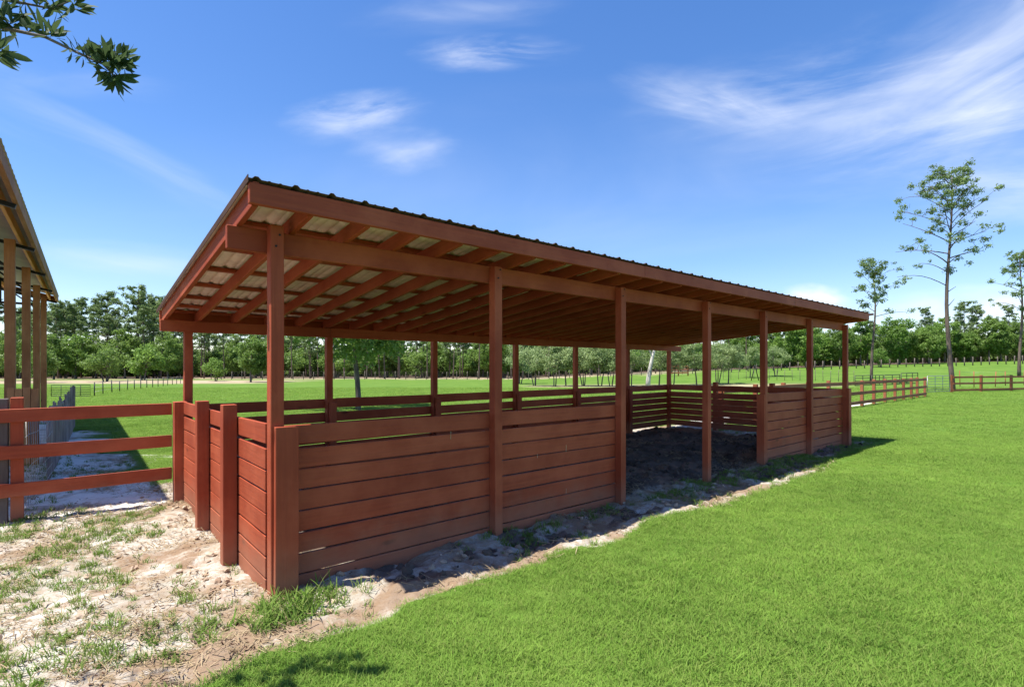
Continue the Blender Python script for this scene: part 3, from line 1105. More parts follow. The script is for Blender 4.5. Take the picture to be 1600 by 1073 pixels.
BL = 15.85
BN = thing('pole_barn', B(5.0, -.3, -.05), 'tall open pole barn of bare timber posts and a metal roof at the left edge', 'barn')
A_first = -0.02
posts_a = [5.40, 8.82, 12.2, 15.5]
for a in posts_a + [2.0]:
    for nn_ in (-0.36, -6.6):
        if a == 2.0 and nn_ > -1:
            continue
        m = MB()
        m.beam(B(a, nn_, -.35), B(a, nn_, EZ - .02), .15, .15, side=(EN[0], EN[1], 0), seg=5, jit=.003)
        m.build('post', M['pine'], BN, .005)
ES = (EN[0], EN[1], 0)
# edge board and purlins along the length, steel trusses across
m = MB()
m.beam(B(A_first, -.03, EZ - .02), B(BL, -.03, EZ - .02), .06, .19, side=ES, seg=8, jit=.002)
m.build('fascia', M['pine'], BN, .004)
for nn_ in (-0.22, -1.30, -2.3, -3.1):
    m = MB()
    m.beam(B(A_first, nn_, bz(nn_) - .02), B(BL, nn_, bz(nn_) - .02), .045, .18, side=ES, seg=8, jit=.002)
    m.build('purlin', M['warmpine'], BN, .004)
for a in [1.95] + posts_a:
    m = MB()
    m.beam(B(a + .11, -.03, bz(-.03) - .16), B(a + .11, -3.5, bz(-3.5) - .16), .06, .06)
    m.beam(B(a + .11, -.36, EZ - .55), B(a + .11, -6.6, EZ - .55), .06, .06)
    for k in range(4):
        n0 = -.36 - k * .8
        m.beam(B(a + .11, n0, EZ - .55), B(a + .11, n0 - .75, bz(n0 - .75) - .18), .04, .04)
        m.beam(B(a + .11, n0 - .75, EZ - .55), B(a + .11, n0 - .75, bz(n0 - .75) - .18), .04, .04)
    m.beam(B(a + .11, -6.93, EZ - .16), B(a + .11, -3.5, bz(-3.5) - .16), .06, .06)
    m.build('truss', M['steel'], BN)
m = MB()
m.beam(B(BL - .02, -.04, bz(0) - .02), B(BL - .02, -3.5, bz(-3.5) - .02), .04, .17, seg=3)
m.beam(B(A_first + .02, -.04, bz(0) - .02), B(A_first + .02, -3.5, bz(-3.5) - .02), .04, .17, seg=3)
m.build('rake_board', M['pine'], BN, .004)
rv, rf = [], []
na = 70
for i in range(na * 3 + 1):
    a = A_first - .05 + (BL + .12 - A_first) * i / (na * 3)
    h = .018 if i % 3 == 1 else 0
    for nn_, z in ((.012, bz(.012)), (-3.5, bz(-3.5)), (-7.012, bz(.012))):
        rv.append(B(a, nn_, z + .085 + h))
for i in range(na * 3):
    for k in range(2):
        q = i * 3 + k
        rf.append((q, q + 3, q + 4, q + 1))
bo = link('roof_sheet', mesh_np('barn_roof', [tuple(v) for v in rv], rf, [M['rooftop'], M['barnunder']]), BN)
so = bo.modifiers.new('solid', 'SOLIDIFY')
so.thickness = .004
so.offset = 1.0
BARN_ROOF = bo

# plank screen between the barn posts
pb = thing('plank_screen', ((36 - 800) / F * 8.6, 8.6, -.05), 'short brown plank screen standing among the barn posts', 'screen')
for i, dx in enumerate((-.165, -.055, .055, .165)):
    m = MB()
    c_ = Vector(((36 - 800) / F * 8.6 + dx, 8.6 + dx * .2, 0))
    m.beam(c_ + Vector((0, 0, -.2)), c_ + Vector((0, 0, 1.20 - .02 * (i % 2))), .105, .03, side=(1, .2, 0), seg=3, jit=.002)
    m.build('plank', M['pine'], pb, .004)

# grey picket fence along the path
a_, b_ = Vector((-6.45, 7.32, 0)), Vector((-11.75, 14.15, 0))
PF = thing('picket_fence', (a_.x, a_.y, gz(a_.x, a_.y)), 'weathered grey picket fence along the sandy path beside the barn', 'fence')
dn = (b_ - a_).length
dd = (b_ - a_) / dn
npk = 52
for i in range(npk):
    t = (i + .5) / npk
    q = a_.lerp(b_, t)
    h = 1.00 + .04 * math.sin(i * 1.9) + (0.10 if i > 34 else 0.0) + random.uniform(-.03, .03) - (.16 if 19 < i < 25 else 0)
    m = MB()
    z = gz(q.x, q.y)
    lean = Vector((random.gauss(0, .012), random.gauss(0, .012), 0))
    m.beam(q + Vector((0, 0, z - .1)), q + lean + Vector((0, 0, z + h)), .104, .022, side=dd, seg=2)
    m.build('picket', M['grey'], PF, .003)
for z in (.25, .8):
    m = MB()
    off = Vector((-dd.y, dd.x, 0)) * .035
    m.beam(a_ + off + Vector((0, 0, z)), b_ + off + Vector((0, 0, z)), .04, .09, seg=4)
    m.build('rail', M['grey'], PF)
# wire mesh from the red post to the pickets
wf = thing('mesh_fence', P(-1.45, VF + .2, -.05), 'sagging galvanised wire mesh between the red post and the grey pickets', 'fence')
w0, w1 = P(-1.36, VF + .06, 0), Vector((-6.5, 7.45, 0))
for k, z in enumerate((.06, .18, .32, .46, .62, .80, .98)):
    pts = []
    for i in range(9):
        t = i / 8
        q = w0.lerp(w1, t)
        pts.append((q.x, q.y, z - .03 * math.sin(t * 3.14) + .01 * math.sin(i * 2.1 + k)))
    MB().tube(pts, .0032, 4).build('wire', M['galv'], wf)
m = MB()
for i in range(15):
    t = (i + .5) / 15
    q = w0.lerp(w1, t)
    m.tube([(q.x, q.y, .03), (q.x + .01, q.y, .5), (q.x, q.y, .96)], .0028, 4)
m.build('stay_wires', M['galv'], wf)
# one smooth wire in front of the grey post
for z in (.42, .78):
    pass

# ------------------------------------------------------------------ foliage meshes


def leaf_quads(C, Nn, size, r, aspect=0.55, fold=True):
    """one rhombic leaf per row: centres C, normals Nn"""
    n = len(C)
    Nn = Nn / np.maximum(np.linalg.norm(Nn, axis=1, keepdims=True), 1e-6)
    a = r.normal(size=(n, 3))
    a -= Nn * (a * Nn).sum(1, keepdims=True)
    a /= np.maximum(np.linalg.norm(a, axis=1, keepdims=True), 1e-6)
    b = np.cross(Nn, a)
    s = (size * r.uniform(.6, 1.35, n))[:, None]
    V = np.stack([C - a * s * .5, C + b * s * aspect * .5 + a * s * .05, C + a * s * .5, C - b * s * aspect * .5 + a * s * .05], 1).reshape(-1, 3)
    Fq = np.arange(4 * n).reshape(n, 4)
    return V, Fq


def clump_leaves(centres, radii, per, size, r, squash=.75, shell=.55, up=.35, aspect=.55):
    Cs, Ns = [], []
    for c, rad in zip(centres, radii):
        k = max(4, int(per * (rad / np.mean(radii)) ** 2))
        d = r.normal(size=(k, 3))
        d /= np.linalg.norm(d, axis=1, keepdims=True)
        rr = rad * (shell + (1 - shell) * r.random(k)) ** 1.0
        rr *= r.uniform(.55, 1.1, k)
        p = d * rr[:, None]
        p[:, 2] *= squash
        Cs.append(p + np.asarray(c))
        nrm = d * 0.8 + r.normal(size=(k, 3)) * .55
        nrm[:, 2] += up
        Ns.append(nrm)
    C = np.concatenate(Cs)
    Nn = np.concatenate(Ns)
    return leaf_quads(C, Nn, size, r, aspect)


def limb(mb, p0, p1, r0, r1, r, n=5, sag=.12, wob=.06, sides=5):
    p0, p1 = Vector(p0), Vector(p1)
    ln = (p1 - p0).length
    pts, rad = [], []
    ph = r.uniform(0, 6)
    for i in range(n + 1):
        t = i / n
        q = p0.lerp(p1, t)
        q.z += sag * ln * (math.sin(t * math.pi) * .5 if sag else 0)
        q.x += wob * ln * math.sin(t * 5 + ph) * t * .5
        q.y += wob * ln * math.cos(t * 4 + ph) * t * .5
        pts.append(q)
        rad.append(r0 + (r1 - r0) * t)
    mb.tube(pts, rad, sides)
    return pts


def make_pine(seed, H, r_tr, c0, spread, nl, per, leaf, cr=(.4, .8), specials=(), pw=.9):
    """tall pine: bare trunk, limbs in the upper part with needle clumps at their ends"""
    r = np.random.default_rng(seed)
    mb = MB()
    pts, rad = [], []
    bend = r.uniform(-.02, .02, 2)
    for i in range(13):
        t = i / 12
        pts.append((bend[0] * H * math.sin(t * 3) + .01 * H * math.sin(t * 7 + seed), bend[1] * H * math.sin(t * 2.6), -.3 + (H * .97 + .3) * t))
        rad.append(r_tr * (1.18 - .2 * min(1, t * 8)) * (1 - .88 * t ** 1.2) + .008)
    mb.tube(pts, rad, 8)
    at = lambda t: Vector(pts[0]).lerp(Vector(pts[0]), 0) if t <= 0 else Vector(pts[min(11, int(t * 12))]).lerp(Vector(pts[min(12, int(t * 12) + 1)]), t * 12 - int(t * 12))
    cen, rds = [], []
    ga = r.uniform(0, 6)
    for i in range(nl):
        t = c0 + (1 - c0) * ((i + .5) / nl) ** pw * .97
        ga += 2.4 + r.uniform(-.5, .5)
        rel = (t - c0) / (1 - c0)
        ln = spread * (0.55 + .75 * math.sin(math.pi * min(1, .22 + rel * .72))) * r.uniform(.6, 1.15)
        el = R(8 + 48 * rel + r.uniform(-12, 14))
        p0 = at(t * .97)
        d = Vector((math.cos(ga) * math.cos(el), math.sin(ga) * math.cos(el), math.sin(el)))
        p1 = p0 + d * ln
        lp_ = limb(mb, p0, p1, max(.02, r_tr * .33 * (1.15 - rel)), .012, r, 5, .10, .10, 5)
        k = int(r.integers(3, 6))
        for j in range(k):
            tt = r.uniform(.5, 1.0) if j else 1.0
            b0 = lp_[min(5, int(tt * 5))]
            off = Vector(r.normal(size=3)) * ln * .22
            off.z = abs(off.z) * .7
            q = b0 + off
            if j:
                mb.tube([b0, b0.lerp(q, .5) + Vector((0, 0, .03 * ln)), q], [.018, .013, .008], 4)
            cen.append(q)
            rds.append(r.uniform(*cr))
    for k in range(4):
        q = at(.97) + Vector(r.normal(size=3)) * spread * .22
        cen.append(q)
        rds.append(r.uniform(*cr))
    for (t, ang, ln, el, ncl) in specials:
        p0 = at(t)
        d = Vector((math.cos(ang) * math.cos(el), math.sin(ang) * math.cos(el), math.sin(el)))
        lp_ = limb(mb, p0, p0 + d * ln, r_tr * .22, .012, r, 6, .22 if ncl else 0, .02, 5)
        for k in range(ncl):
            q = lp_[-1 - (k % 2)] + Vector(r.normal(size=3)) * .25
            cen.append(q)
            rds.append(r.uniform(*cr) * .7)
    V, Fq = clump_leaves([tuple(c) for c in cen], rds, per, leaf, r, .7, .25, .45, .42)
    return mb.mesh('pine_trunk', M['bark_pine']), V, Fq


def make_round(seed, H, wid, r_tr, z0, nlump, per, leaf, lr=(.12, .2), stems=1, squash=.8, barkm='bark_oak', droop=0.0):
    """broad-leaved tree: stem(s), limbs and a crown of many leaf lumps"""
    r = np.random.default_rng(seed)
    mb = MB()
    cz, hz = (z0 + H) / 2, (H - z0) / 2
    cen, rds = [], []
    for i in range(nlump):
        d = r.normal(size=3)
        d /= np.linalg.norm(d)
        q = d * r.uniform(.45, .92)
        if q[2] < -.3:
            q[:2] *= .75
        taper = 1 - .28 * max(0, q[2])
        c = np.array([q[0] * wid / 2 * taper, q[1] * wid / 2 * taper, cz + q[2] * hz - droop * np.hypot(q[0], q[1]) * hz])
        cen.append(c)
        rds.append(wid * r.uniform(*lr))
    for s in range(stems):
        a = 2 * math.pi * s / max(1, stems) + r.uniform(0, 1)
        b0 = Vector((math.cos(a) * .12 * (stems > 1), math.sin(a) * .12 * (stems > 1), -.25))
        tp = Vector((math.cos(a) * wid * .12 * (stems > 1), math.sin(a) * wid * .12 * (stems > 1), z0 + (cz - z0) * .6))
        limb(mb, b0, tp, r_tr, r_tr * .55, r, 5, 0, .08, 7)
        pick = r.choice(len(cen), min(len(cen), 7), replace=False)
        for k in pick:
            limb(mb, tp * .92 if False else b0.lerp(tp, r.uniform(.75, 1)), Vector(cen[k]), r_tr * .38, .015, r, 4, .08, .06, 5)
    V, Fq = clump_leaves(cen, rds, per, leaf, r, squash, .4, .4, .6)
    return mb.mesh('tree_trunk', M[barkm]), V, Fq


TREES = {}


def proto(key, trunk, V, Fq, leafm):
    cm = mesh_np(key + '_crown', V, Fq, [leafm])
    H = float(V[:, 2].max())
    TREES[key] = (trunk, cm, H)


proto('pine_a', *make_pine(11, 16, .17, .42, 2.2, 18, 40, .42, (.5, 1.0)), M['leaf_pine'])
proto('pine_b', *make_pine(12, 16, .16, .55, 1.8, 14, 40, .42, (.5, .95)), M['leaf_pine'])
proto('pine_c', *make_pine(13, 16, .18, .34, 2.6, 24, 40, .42, (.5, 1.0)), M['leaf_pine'])
proto('pine_d', *make_pine(14, 16, .18, .70, 1.7, 10, 44, .40, (.45, .85)), M['leaf_pine'])
proto('oak_a', *make_round(21, 10, 8.4, .22, .8, 102, 60, .36, (.075, .15)), M['leaf_oak'])
proto('oak_b', *make_round(22, 10, 7.0, .20, .6, 95, 60, .36, (.075, .15)), M['leaf_oak'])
proto('oak_c', *make_round(23, 10, 7.8, .22, .7, 102, 60, .36, (.075, .15)), M['leaf_light'])
proto('oak_d', *make_round(24, 10, 6.2, .18, 1.4, 88, 60, .36, (.075, .15)), M['leaf_light'])
proto('shrub_a', *make_round(31, 4, 4.6, .09, .25, 30, 90, .26, (.14, .22), 3), M['leaf_oak'])
proto('shrub_b', *make_round(32, 4, 4.2, .09, .3, 28, 90, .26, (.14, .22), 3), M['leaf_light'])
proto('small_a', *make_round(41, 4.2, 4.0, .055, 1.15, 30, 120, .15, (.13, .2), 3), M['leaf_grey'])
proto('small_b', *make_round(42, 4.4, 3.6, .06, 1.25, 28, 120, .15, (.13, .2), 2), M['leaf_grey'])
proto('small_c', *make_round(43, 4.0, 3.4, .065, 1.3, 26, 120, .15, (.13, .2), 1), M['leaf_grey'])


def plant(key, x, y, H, rot, name, label, cat, group=None, wscale=1.0, z=None):
    tr, cm, h0 = TREES[key]
    s = H / h0
    T = thing(name, (x, y, gz(x, y) if z is None else z), label, cat, group)
    T.rotation_euler = (0, 0, rot)
    T.scale = (s * wscale, s * wscale, s)
    for nm, me in (('trunk', tr), ('crown', cm)):
        o = bpy.data.objects.new(nm, me)
        o.parent = T
        COL.objects.link(o)
    return T


def plant_px(key, px, topy, Y, name, label, cat, group=None, wscale=1.0, rot=None):
    x = (px - 800) / F * Y
    z = gz(x, Y)
    H = 1.5 + (576.5 - topy) / F * Y - z
    return plant(key, x, Y, H, random.uniform(0, 6.28) if rot is None else rot, name, label, cat, group, wscale)


# hero pines on the right, each with a mesh of its own
def hero(px, topy, Y, seed, c0, spread, nl, per, leaf, rt, label, cr, specials=(), rot=0.0):
    x = (px - 800) / F * Y
    z = gz(x, Y)
    H = 1.5 + (576.5 - topy) / F * Y - z
    tr, V, Fq = make_pine(seed, H, rt, c0, spread, nl, per, leaf, cr, specials, .62)
    T = thing('pine_tree', (x, Y, z), label, 'pine')
    T.rotation_euler = (0, 0, rot)
    for nm, me in (('trunk', tr), ('crown', mesh_np('hero_crown', V, Fq, [M['leaf_pine']]))):
        o = bpy.data.objects.new(nm, me)
        o.parent = T
        COL.objects.link(o)
    return T


hero(1486, 264, 36.6, 71, .55, 2.25, 30, 70, .16, .145, 'tallest lone pine with long bare trunk rising beside the pasture gate', (.29, .58),
     ((.50, math.pi * .97, 3.3, .20, 2), (.47, .2, .9, .5, 0), (.40, .3, 1.0, .7, 0), (.56, 3.0, 2.0, .35, 3), (.60, .1, 1.5, .5, 3)))
hero(1361, 408, 52, 72, .48, 1.9, 18, 56, .20, .13, 'shorter lone pine standing just right of the shelter roof end', (.32, .62))
hero(1594, 392, 60, 73, .5, 2.2, 16, 46, .24, .16, 'lone pine at the right edge of the photo', (.36, .66), ((.55, 3.1, 3.6, .25, 3),))

# named trees of the left wood
LEFT = [
    ('pine_a', 95, 476, 92, 'slim pine rising just right of the barn roof end'),
    ('pine_b', 127, 462, 95, 'sparse slim pine with open crown right of the barn'),
    ('pine_c', 170, 452, 90, 'tall ragged pine third from the barn in the left wood'),
    ('pine_c', 214, 443, 88, 'tallest dense pine of the left wood'),
    ('pine_a', 240, 458, 92, 'dense pine close right of the tallest in the left wood'),
    ('pine_d', 265, 460, 96, 'slim pine top showing at the low corner of the shelter roof'),
    ('oak_c', 118, 518, 84, 'yellow-green broad tree below the sparse pine near the barn'),
    ('oak_b', 84, 520, 80, 'dark leafy tree behind the barn posts'),
    ('oak_a', 150, 520, 86, 'rounded green tree left of the tallest pine'),
    ('oak_b', 195, 512, 85, 'broad tree below the ragged pine of the left wood'),
    ('oak_a', 262, 515, 84, 'leafy tree behind the low corner of the shelter roof'),
    ('shrub_a', 165, 541, 66, 'round dark bushy tree alone at the far meadow edge'),
    ('shrub_b', 225, 535, 74, 'bright green bush below the tallest pine'),
    ('shrub_b', 337, 557, 68, 'light green bush right of the far rear shelter post'),
    ('oak_b', 392, 520, 63, 'dark round tree on the meadow left of the near shelter post'),
    ('oak_b', 419, 525, 64, 'dark tree half hidden by the near shelter post'),
    ('oak_a', 20, 505, 70, 'leafy dark tree seen through the barn posts'),
    ('shrub_a', 60, 545, 60, 'low bushy tree seen between the barn posts'),
]
for key, px, ty, Y, lab in LEFT:
    nm = 'pine_tree' if key.startswith('pine') else ('bush' if key.startswith('shrub') else 'broadleaf_tree')
    plant_px(key, px, ty, Y, nm, lab, {'pine_tree': 'pine', 'bush': 'bush'}.get(nm, 'tree'))

RIGHT = [
    ('oak_c', 1260, 498, 88, 'rounded tree behind the right end of the shelter roof'),
    ('oak_a', 1312, 500, 90, 'dark tree left of the shorter lone pine'),
    ('oak_d', 1345, 498, 92, 'tall green tree right behind the shorter lone pine'),
    ('oak_c', 1405, 492, 90, 'bright broad tree midway between the two lone pines'),
    ('pine_b', 1445, 478, 98, 'sparse grey-topped pine left of the tallest lone pine'),
    ('oak_c', 1452, 505, 89, 'bright tree at the wood edge left of the tallest lone pine'),
    ('oak_d', 1476, 492, 94, 'tree crown right behind the trunk of the tallest lone pine'),
    ('pine_c', 1508, 468, 96, 'tall dense pine right of the tallest lone pine in the wood edge'),
    ('pine_a', 1528, 474, 97, 'broad pine second right of the tallest lone pine'),
    ('pine_b', 1574, 474, 98, 'thin pine near the right edge with high small crown'),
    ('oak_b', 1546, 492, 92, 'dark tree between the broad pine and the thin pine'),
    ('shrub_b', 1374, 543, 82, 'pale round bush right of the shorter lone pine'),
    ('oak_a', 1598, 490, 92, 'dark tree at the right edge of the wood'),
]
for key, px, ty, Y, lab in RIGHT:
    nm = 'pine_tree' if key.startswith('pine') else ('bush' if key.startswith('shrub') else 'broadleaf_tree')
    plant_px(key, px, ty, Y, nm, lab, {'pine_tree': 'pine', 'bush': 'bush'}.get(nm, 'tree'))

# the rest of the wood: rows of pines and broadleaf trees behind those
rr = random.Random(5)
REG = [(-1.45, -0.60, 'left of the shelter', 518, 468), (-0.60, 0.46, 'seen under the shelter roof', 512, 478), (0.46, 1.35, 'right of the shelter', 503, 484)]
for a, b, where, ty_o, ty_p in REG:
    nrow = 4
    for row in range(nrow):
        k = int((b - a) / (.040 + .004 * row))
        for i in range(k):
            s = a + (b - a) * (i + rr.uniform(.15, .85)) / k
            Y = 90 + row * 9 + rr.uniform(-2, 4)
            px = 800 + s * F
            if rr.random() < (.68 if a < .4 else .45):
                plant_px(rr.choice(['pine_a', 'pine_b', 'pine_c', 'pine_d']), px, ty_p + rr.uniform(0, 30), Y + 3, 'pine_tree',
                         'slender bare-stemmed pine in the far wood ' + where, 'pine', 'far wood pines ' + where)
            else:
                plant_px(rr.choice(['oak_a', 'oak_b', 'oak_c', 'oak_d', 'oak_a']), px, ty_o + rr.uniform(0, 26), Y, 'broadleaf_tree',
                         'green broadleaf tree in the far wood ' + where, 'tree', 'far wood broadleaf trees ' + where)
    k = int((b - a) / (.05 if 'under' in where else .026))
    if b < .5:
        for i in range(int((b - a) / .034)):
            s = a + (b - a) * (i + rr.uniform(.1, .9)) / int((b - a) / .034)
            plant_px(rr.choice(['pine_b', 'pine_d', 'pine_d']), 800 + s * F, ty_p + rr.uniform(-6, 26), 84 + rr.uniform(0, 5), 'pine_tree',
                     'slender bare-stemmed pine in the far wood ' + where, 'pine', 'far wood pines ' + where)
    for i in range(k):
        s = a + (b - a) * (i + rr.uniform(.1, .9)) / k
        Y = 88 + rr.uniform(-1, 22)
        plant_px(rr.choice(['shrub_a', 'shrub_b', 'shrub_a']), 800 + s * F, 545 - rr.uniform(-8, 18), Y, 'bush',
                 'green undergrowth bush in the far wood ' + where, 'bush', 'far wood bushes ' + where, 1.3)

# row of small trees beyond the shelter's rear wall
SM = [(812, 534, 56, 'small_a'), (836, 538, 49, 'small_a'), (866, 534, 48, 'small_b'), (884, 534, 48.5, 'small_c'), (912, 532, 48, 'small_a'), (938, 530, 47.5, 'small_b'),
      (955, 536, 47, 'small_a'), (985, 532, 48, 'small_b'), (1030, 532, 49, 'small_c'), (1050, 534, 49.5, 'small_b'), (1088, 535, 50, 'small_c'), (1121, 532, 51, 'small_a'),
      (1138, 536, 52, 'small_c'), (1172, 540, 64, 'small_c'), (1212, 538, 66, 'small_a')]
for i, (px, ty, Y, key) in enumerate(SM):
    plant_px(key, px, ty, Y, 'small_tree', 'small grey-green tree of the row beyond the rear wall', 'tree', 'row of small trees beyond the shelter', 1.15)
# pale leaning trunk among them
r = np.random.default_rng(55)
px0, Y = 1012, 45.5
x = (px0 - 800) / F * Y
T = thing('white_tree', (x, Y, gz(x, Y)), 'tree with a white leaning trunk among the small trees', 'tree')
mb = MB()
mb.tube([(0, 0, -.2), (.05, 0, .6), (.18, 0, 1.5), (.42, 0, 2.6), (.75, .1, 3.8)], [.24, .2, .17, .14, .08], 8)
mb.tube([(.42, 0, 2.6), (.1, .2, 3.4), (-.4, .3, 4.0)], [.1, .07, .04], 6)
o = mb.build('trunk', M['bark_white'])
o.parent = T
V, Fq = clump_leaves([np.array([.6, .1, 3.8]) + r.normal(size=3) * np.array([.9, .9, .4]) for _ in range(18)], r.uniform(.4, .7, 18), 70, .16, r)
o = link('crown', mesh_np('white_tree_crown', V, Fq, [M['leaf_light']]))
o.parent = T

# broadleaf tree on the meadow close behind the shelter
tr, V, Fq = make_round(61, 6.6, 6.4, .115, 1.75, 70, 150, .17, (.085, .14), 1, .8, 'bark_oak', .35)
T = thing('broadleaf_tree', (-5.85, 20.0, gz(-5.85, 20)), 'broad-leaved tree on the meadow close behind the shelter', 'tree')
for nm, me in (('trunk', tr), ('crown', mesh_np('meadow_crown', V, Fq, [M['leaf_oak']]))):
    o = bpy.data.objects.new(nm, me)
    o.parent = T
    COL.objects.link(o)

# ------------------------------------------------------------------ tree overhead whose branch hangs in from the left
TO = Vector((-4.7, -0.9, 0))
T = thing('overhanging_tree', (TO.x, TO.y, gz(TO.x, TO.y)), 'near tree whose leafy branch hangs into the upper left sky', 'tree')
r = np.random.default_rng(77)


def pxp(px, py, Y):
    Y = Y * .74
    return Vector(((px - 800) / F * Y, Y, 1.5 + (576.5 - py) / F * Y))


mb = MB()
mb.tube([TO + Vector((0, 0, -.3)), TO + Vector((.05, .05, 1.2)), TO + Vector((.1, .15, 2.6)), TO + Vector((.3, .3, 4.2)), TO + Vector((.4, .3, 6.0))], [.17, .15, .13, .10, .05], 9)
t0 = TO + Vector((.2, .22, 3.4))
br = [t0, Vector((-3.9, .2, 3.95)), Vector((-3.2, 1.1, 3.6)), pxp(-60, 10, 2.75), pxp(0, 43, 3.0), pxp(70, 58, 3.0), pxp(120, 82, 3.0), pxp(160, 100, 3.0), pxp(178, 118, 3.0)]
mb.tube(br, [.05, .035, .02, .011, .0075, .0062, .0055, .0045, .003], 6)
b2 = [pxp(-120, -60, 3.0), pxp(-30, -8, 3.05), pxp(40, 6, 3.1), pxp(80, 14, 3.1), pxp(110, 2, 3.1)]
mb.tube([t0 + Vector((0, 0, .4)), Vector((-3.9, 1.0, 4.9))] + b2, [.045, .03, .015, .007, .005, .004, .003], 6)
b3 = [pxp(-60, 10, 2.75), pxp(-40, 60, 2.85), pxp(-4, 82, 2.85)]
mb.tube(b3, [.01, .006, .004], 5)
mb.tube([Vector((-3.9, 1.0, 4.9)), Vector((-3.6, 1.5, 4.6)), Vector((-3.25, 1.9, 4.3))], [.02, .014, .006], 5)
mb.build('trunk', M['bark_oak'], T)
LV, LF_, LU = [], [], []


def leaf(base, d, ln, wd, curl=.2):
    """one long oval leaf with a crease"""
    d = d.normalized()
    s = d.cross(Vector(r.normal(size=3))).normalized()
    nrm = s.cross(d).normalized()
    b = len(LV)
    prof_ = [(0, .06), (.25, .62), (.55, 1.0), (.8, .75), (1.0, .05)]
    for t, w in prof_:
        c = base + d * (ln * t) + nrm * (-curl * ln * t * t)
        LV.append(c - s * (w * wd / 2) + nrm * (.12 * wd * w))
        LV.append(c)
        LV.append(c + s * (w * wd / 2) + nrm * (.12 * wd * w))
    for i in range(4):
        for k in range(2):
            q = b + 3 * i + k
            LF_.append((q, q + 1, q + 4, q + 3))


def whorl(c, n, ln, axis_, spread=1.0):
    for _ in range(n):
        d = axis_ * .7 + Vector(r.normal(size=3)) * .62 * spread
        leaf(c + Vector(r.normal(size=3)) * .008, d, ln * r.uniform(.7, 1.15), ln * r.uniform(.22, .32), r.uniform(.05, .4))


right = Vector((1, 0, 0))
for (px, py, Y, n, ln, ax_) in [
        (178, 118, 3.0, 14, .075, Vector((.25, 0, -1))), (175, 100, 3.0, 18, .070, Vector((.6, 0, .5))), (165, 92, 3.0, 12, .066, Vector((.1, 0, .9))),
        (190, 100, 3.0, 12, .062, Vector((1, 0, .1))), (186, 88, 3.0, 10, .06, Vector((.4, 0, 1))), (168, 112, 3.0, 10, .06, Vector((-.3, 0, -.8))),
        (140, 92, 3.0, 8, .06, Vector((.2, 0, .8))), (152, 88, 3.0, 8, .066, Vector((.4, 0, .6))), (118, 80, 3.0, 5, .06, Vector((.5, 0, .6))),
        (78, 56, 3.0, 9, .066, Vector((-.3, 0, 1))), (88, 58, 3.0, 6, .055, Vector((.6, 0, .6))), (45, 46, 3.0, 6, .06, Vector((.5, 0, .5))),
        (110, 80, 3.0, 4, .04, Vector((.2, 0, -.8))), (20, 38, 3.0, 9, .08, Vector((-.4, 0, .7))), (8, 20, 3.0, 9, .085, Vector((-.1, 0, .6))),
        (85, 12, 3.1, 12, .07, Vector((.2, 0, .3))), (112, 6, 3.1, 12, .075, Vector((.6, 0, -.5))), (60, 6, 3.1, 8, .07, Vector((0, 0, .6))),
        (35, 4, 3.1, 8, .08, Vector((-.2, 0, -.5))), (0, 82, 2.85, 9, .08, Vector((.8, 0, -.25))), (-8, 78, 2.85, 8, .08, Vector((.3, 0, .5))),
        (15, 40, 3.0, 6, .09, Vector((-.6, 0, -.2))), (-60, 0, 2.9, 12, .08, Vector((0, 0, .2))), (-130, 10, 2.85, 14, .08, Vector((0, 0, .2))),
        (132, 90, 3.0, 4, .045, Vector((.1, 0, -.9))), (148, 100, 3.0, 4, .05, Vector((.1, 0, -.8)))]:
    whorl(pxp(px, py, Y), int(n * 1.25), ln * 1.18, ax_)
# the rest of its modest crown above and left of the picture
for _ in range(120):
    c = TO + Vector((.5, .45, 5.1)) + Vector((r.normal() * .8, r.normal() * .7, r.normal() * .7))
    whorl(c, 9, .085, Vector((0, 0, .3)), 1.4)
for _ in range(7):
    whorl(Vector((-3.25 + r.normal() * .14, 1.9 + r.normal() * .16, 4.3 + r.normal() * .12)), 6, .085, Vector((0, 0, .3)), 1.3)
o = link('foliage', mesh_np('near_leaves', [tuple(v) for v in LV], LF_, [M['leaf_near']], smooth=True), T)

# ------------------------------------------------------------------ grass, weeds and litter (uncountable)



def tuft(name, n, rad, h, wd, lean, mat, seed, curl=.5):
    r = np.random.default_rng(seed)
    V, Fq, UV = [], [], []
    for i in range(n):
        a = r.uniform(0, 2 * math.pi)
        q = rad * math.sqrt(r.random())
        bx, by = q * math.cos(a), q * math.sin(a)
        la = r.uniform(0, 2 * math.pi)
        hh = h * r.uniform(.45, 1.1)
        le = lean * r.uniform(.2, 1.2)
        dx, dy = math.cos(la), math.sin(la)
        sx_, sy_ = -dy, dx
        ww = wd * r.uniform(.7, 1.3)
        b = len(V)
        for t, w in ((0, 1.0), (.4, .9), (.75, .6), (1, .08)):
            out = le * hh * (t ** 1.6)
            zz = hh * (t - curl * .35 * t * t)
            for sg in (-1, 1):
                V.append((bx + dx * out + sg * sx_ * ww * w / 2, by + dy * out + sg * sy_ * ww * w / 2, zz - .008))
        tint = r.random()
        for k in range(3):
            Fq.append((b + 2 * k, b + 2 * k + 1, b + 2 * k + 3, b + 2 * k + 2))
            UV += [(tint, k / 3)] * 4
    me = mesh_np(name, V, Fq, [mat], UV)
    return bpy.data.objects.new(name, me)


